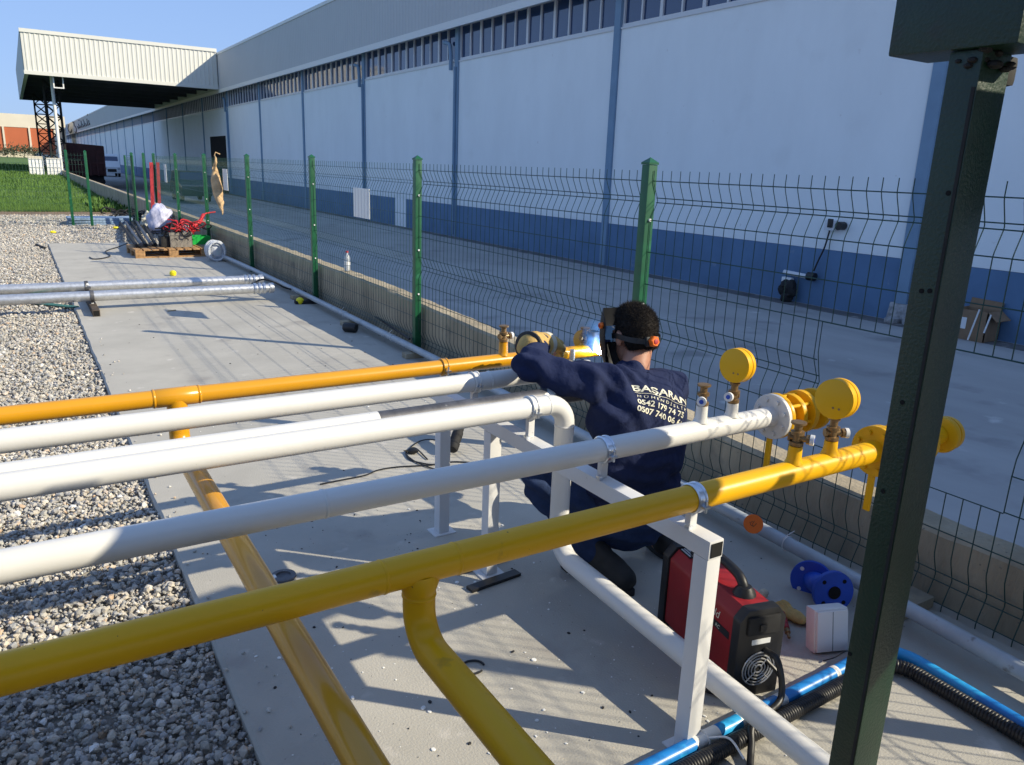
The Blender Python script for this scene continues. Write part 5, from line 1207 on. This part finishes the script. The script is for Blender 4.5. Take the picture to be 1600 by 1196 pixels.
# welding mask: curved shell in front of the face, head band, orange knobs
def mask_shell():
    v = []; f = []; na, nz_ = 26, 14
    for s_, dr in enumerate((0, .004)):
        for j in range(nz_+1):
            z = -.188+.316*j/nz_
            for i in range(na+1):
                a = math.radians(-84+168*i/na); tz = (z+.01)/.17
                R0 = .137-.020*max(0, tz)**2-.030*max(0, -tz)**2+dr; pinch = 1-.22*max(0, -tz)**2-.12*max(0, tz)**2
                lim = 1.0 if z > -.05 else 1-.35*((-.05-z)/.125)
                aa = a*lim*(1 if z < .06 else 1-.45*((z-.06)/.065)**2)
                v.append(H(math.sin(aa)*R0*.92*pinch, .012+math.cos(aa)*R0*1.12, z))
    N = (na+1)*(nz_+1)
    for s_ in range(2):
        for j in range(nz_):
            for i in range(na):
                a = s_*N+j*(na+1)+i; q = (a, a+1, a+na+2, a+na+1); f.append(q if s_ else q[::-1])
    def rim(i0, i1): f.append((i0, i1, i1+N, i0+N))
    for i in range(na): rim(i, i+1); rim(nz_*(na+1)+i+1, nz_*(na+1)+i)
    for j in range(nz_): rim((j+1)*(na+1), j*(na+1)); rim(j*(na+1)+na, (j+1)*(na+1)+na)
    return MB().add(v, f).build('welding_mask', 'mask', man)
msk = mask_shell()
mb = MB(); mb.hexa([H(-.055, .148, -.02), H(.055, .148, -.02), H(.055, .158, -.02), H(-.055, .158, -.02), H(-.055, .146, .05), H(.055, .146, .05), H(.055, .156, .05), H(-.055, .156, .05)]); mb.build('visor_glass', 'glass', msk)
band = [H(math.cos(a)*.092, -.012+math.sin(a)*.110, .010-.028*max(0, -math.sin(a))) for a in np.linspace(0, 6.283, 41)[:-1]]
v = []; f = []
for i, p in enumerate(band):
    for dz in (-.011, .011):
        for k_ in (1.0, 1.025): v.append(HC+(p-HC)*k_+HZv*dz)
n = len(band)
for i in range(n):
    a, b = i*4, ((i+1) % n)*4
    for x, y in ((0, 1), (1, 3), (3, 2), (2, 0)): f.append((a+x, b+x, b+y, a+y))
MB().add(v, f).build('head_band', 'black', msk)
def knob(c, nrm, r=.024, d=.022):
    k_ = MB().lathe(c, nrm, [(r*.98, 0), (r, .003), (r*.96, d*.8), (r*.8, d)], 6).build('knob', 'orange', msk, smooth=False)
    MB().lathe(Vector(c)+Vector(nrm).normalized()*(d+.0005), nrm, [(r*.45, 0), (r*.45, .002), (r*.3, .003)], 12).build('knob_cap', 'redp', k_)
back = H(.0, -.125, -.018); knob(back, -FACEd+HX*.1)
MB().box((-.03, -.012, -.02), (.03, .008, .02), Matrix.Translation(H(0, -.118, -.018)) @ HM.to_4x4()).build('ratchet', 'black', msk, bevel=.006)
for s_ in (-1, 1): knob(H(s_*.119, .055, .055), HX*s_, .015, .014)
# print on the back of the sweatshirt
bpy.context.view_layer.update()
bv = BVHTree.FromPolygons([v.co+offm for v in shirt.data.vertices], [p.vertices[:] for p in shirt.data.polygons])
def hit(u, v):
    o_ = Vector((0, 0, CAM_H)); r = bv.ray_cast(o_, sight(u, v).normalized()); return r[0]
TL, TR, BL = hit(986, 602), hit(1068, 622), hit(989, 654)
if TL and TR and BL:
    ux = (TR-TL); Wt = ux.length; ux.normalize(); nn = ux.cross(BL-TL).normalized(); uy = nn.cross(ux).normalized()
    if uy.z < 0: uy = -uy; 
    nn = ux.cross(uy)
    if nn.y > 0: nn = -nn
    def stamp(body, x0, y0, w, size, bold=.0):
        me = text_mesh(body, 1.0, bold=bold); bm = bmesh.new(); bm.from_mesh(me)
        xs_ = [v.co.x for v in bm.verts]; ys_ = [v.co.y for v in bm.verts]; sx = w/(max(xs_)-min(xs_)); mnx = min(xs_); mny = 0
        for _ in range(2):
            es = [e for e in bm.edges if e.calc_length()*sx > .009]
            if es: bmesh.ops.subdivide_edges(bm, edges=es, cuts=1)
        bmesh.ops.triangulate(bm, faces=bm.faces)
        for v in bm.verts:
            p = TL+ux*(x0+(v.co.x-mnx)*sx)+uy*(y0+v.co.y*size); r = bv.ray_cast(p+nn*.3, -nn)
            q = r[0]+nn*.0022 if r[0] else p+nn*.002
            v.co = q-offm
        bm.to_mesh(me); bm.free(); return link('print', me, M['print'], man)
    stamp('BAŞARAN', 0, -.030, Wt*1.07, .041, .022)
    stamp('M Ü H E N D İ S L İ K', .012, -.058, Wt*1.0, .015)
    stamp('0542 179 74 75', .008, -.088, Wt*.96, .030, .022)
    stamp('0507 740 06 61', .004, -.119, Wt*.98, .030, .022)
    pz = [TL+ux*(Wt*1.07*.395)+uy*(-.0305)+ux*a+uy*b for a, b in ((.003, -.001), (.001, -.005), (.005, -.007), (.004, -.012), (-.003, -.0125))]
    cz = []
    for p in pz:
        r = bv.ray_cast(p+nn*.3, -nn); cz.append((r[0] if r[0] else p)+nn*.0024)
    MB().tube(cz, .0016, 5).build('print', 'print', man)
    mb = MB(); P0 = [TL+ux*(.004+Wt*1.08*i/14)-uy*.038 for i in range(15)]
    Q = []
    for p in P0:
        r = bv.ray_cast(p+nn*.3, -nn); Q.append((r[0] if r[0] else p)+nn*.002)
    mb.tube(Q, .0011, 4).build('print_rule', 'print', man)

# ------------------------------------------------------------------ the weld: steel stub, arc and its light
wp = GY(936, 549, 2.93)
t = thing('steel_stub', 'short bare steel pipe stub being welded upright on the ochre pipe', 'pipe stub', (2.37, 2.975, .8))
sp = GY(926, 545, 2.975)
MB().lathe((sp.x, 2.975, .80), (0, 0, 1), [(.0315, 0), (.0315, .098), (.028, .099), (.028, .06)], 22).build('stub', 'primer', t)
a0 = GY(894, 553, 2.93); MB().cyl(a0+Vector((0, 0, -.03)), a0+Vector((0, 0, .02)), .013, 10).build('stub_plug', 'zinc', t)
arc = MB().ball(wp, .015, (1, 1, 1), 12, 8).build('welding_arc', 'arc'); tag(arc, 'dazzling blue-white welding arc at the foot of the steel stub', 'welding arc')
al = bpy.data.lights.new('arc_light', 'POINT'); al.energy = 1.3; al.color = (.55, .72, 1.0); al.shadow_soft_size = .012
ao = bpy.data.objects.new('arc_light', al); COL.objects.link(ao); ao.location = wp+Vector((-.01, -.03, .02))
el = thing('electrode_holder', 'welding electrode held at the arc by the gloved right hand', 'electrode', PR)
MB().cyl(PR, wp+Vector((.005, -.012, .005)), .003, 8).build('electrode', 'primer', el); MB().cyl(PR-HDR*.06, PR+HDR*.02-upR*.02, .013, 10).build('holder', 'black', el)

sm = MB().ball(wp+Vector((-.02, .02, .075)), .085, (.7, .8, 1.15), 16, 10).build('welding_smoke', None)
vm = bpy.data.materials.new('smoke'); vm.use_nodes = True; n = vm.node_tree.nodes; L = vm.node_tree.links; n.remove(n['Principled BSDF'])
pv = n.new('ShaderNodeVolumePrincipled'); pv.inputs['Color'].default_value = (.20, .50, 1, 1); pv.inputs['Anisotropy'].default_value = .2  # blue glow of the arc is put into the smoke colour
tc = n.new('ShaderNodeTexCoord'); nz = n.new('ShaderNodeTexNoise'); nz.inputs['Scale'].default_value = 16; nz.inputs['Detail'].default_value = 4; L.new(tc.outputs['Object'], nz.inputs[0])
gr = n.new('ShaderNodeTexGradient'); gr.gradient_type = 'SPHERICAL'; mp = n.new('ShaderNodeMapping'); mp.inputs['Location'].default_value = tuple(-(wp+Vector((-.02, .02, .075)))*11.0); mp.inputs['Scale'].default_value = (11, 11, 11); L.new(tc.outputs['Object'], mp.inputs[0]); L.new(mp.outputs[0], gr.inputs[0])
mr = n.new('ShaderNodeMapRange'); mr.inputs[1].default_value = .42; mr.inputs[2].default_value = .75; mr.inputs[4].default_value = 24; L.new(nz.outputs[0], mr.inputs[0])
mu = n.new('ShaderNodeMath'); mu.operation = 'MULTIPLY'; L.new(mr.outputs[0], mu.inputs[0]); L.new(gr.outputs[1], mu.inputs[1]); L.new(mu.outputs[0], pv.inputs['Density']); L.new(pv.outputs[0], n['Material Output'].inputs['Volume'])
sm.data.materials.append(vm); stuff(sm); tag(sm, 'wisp of smoke coloured with the blue glow of the welding arc', 'smoke')
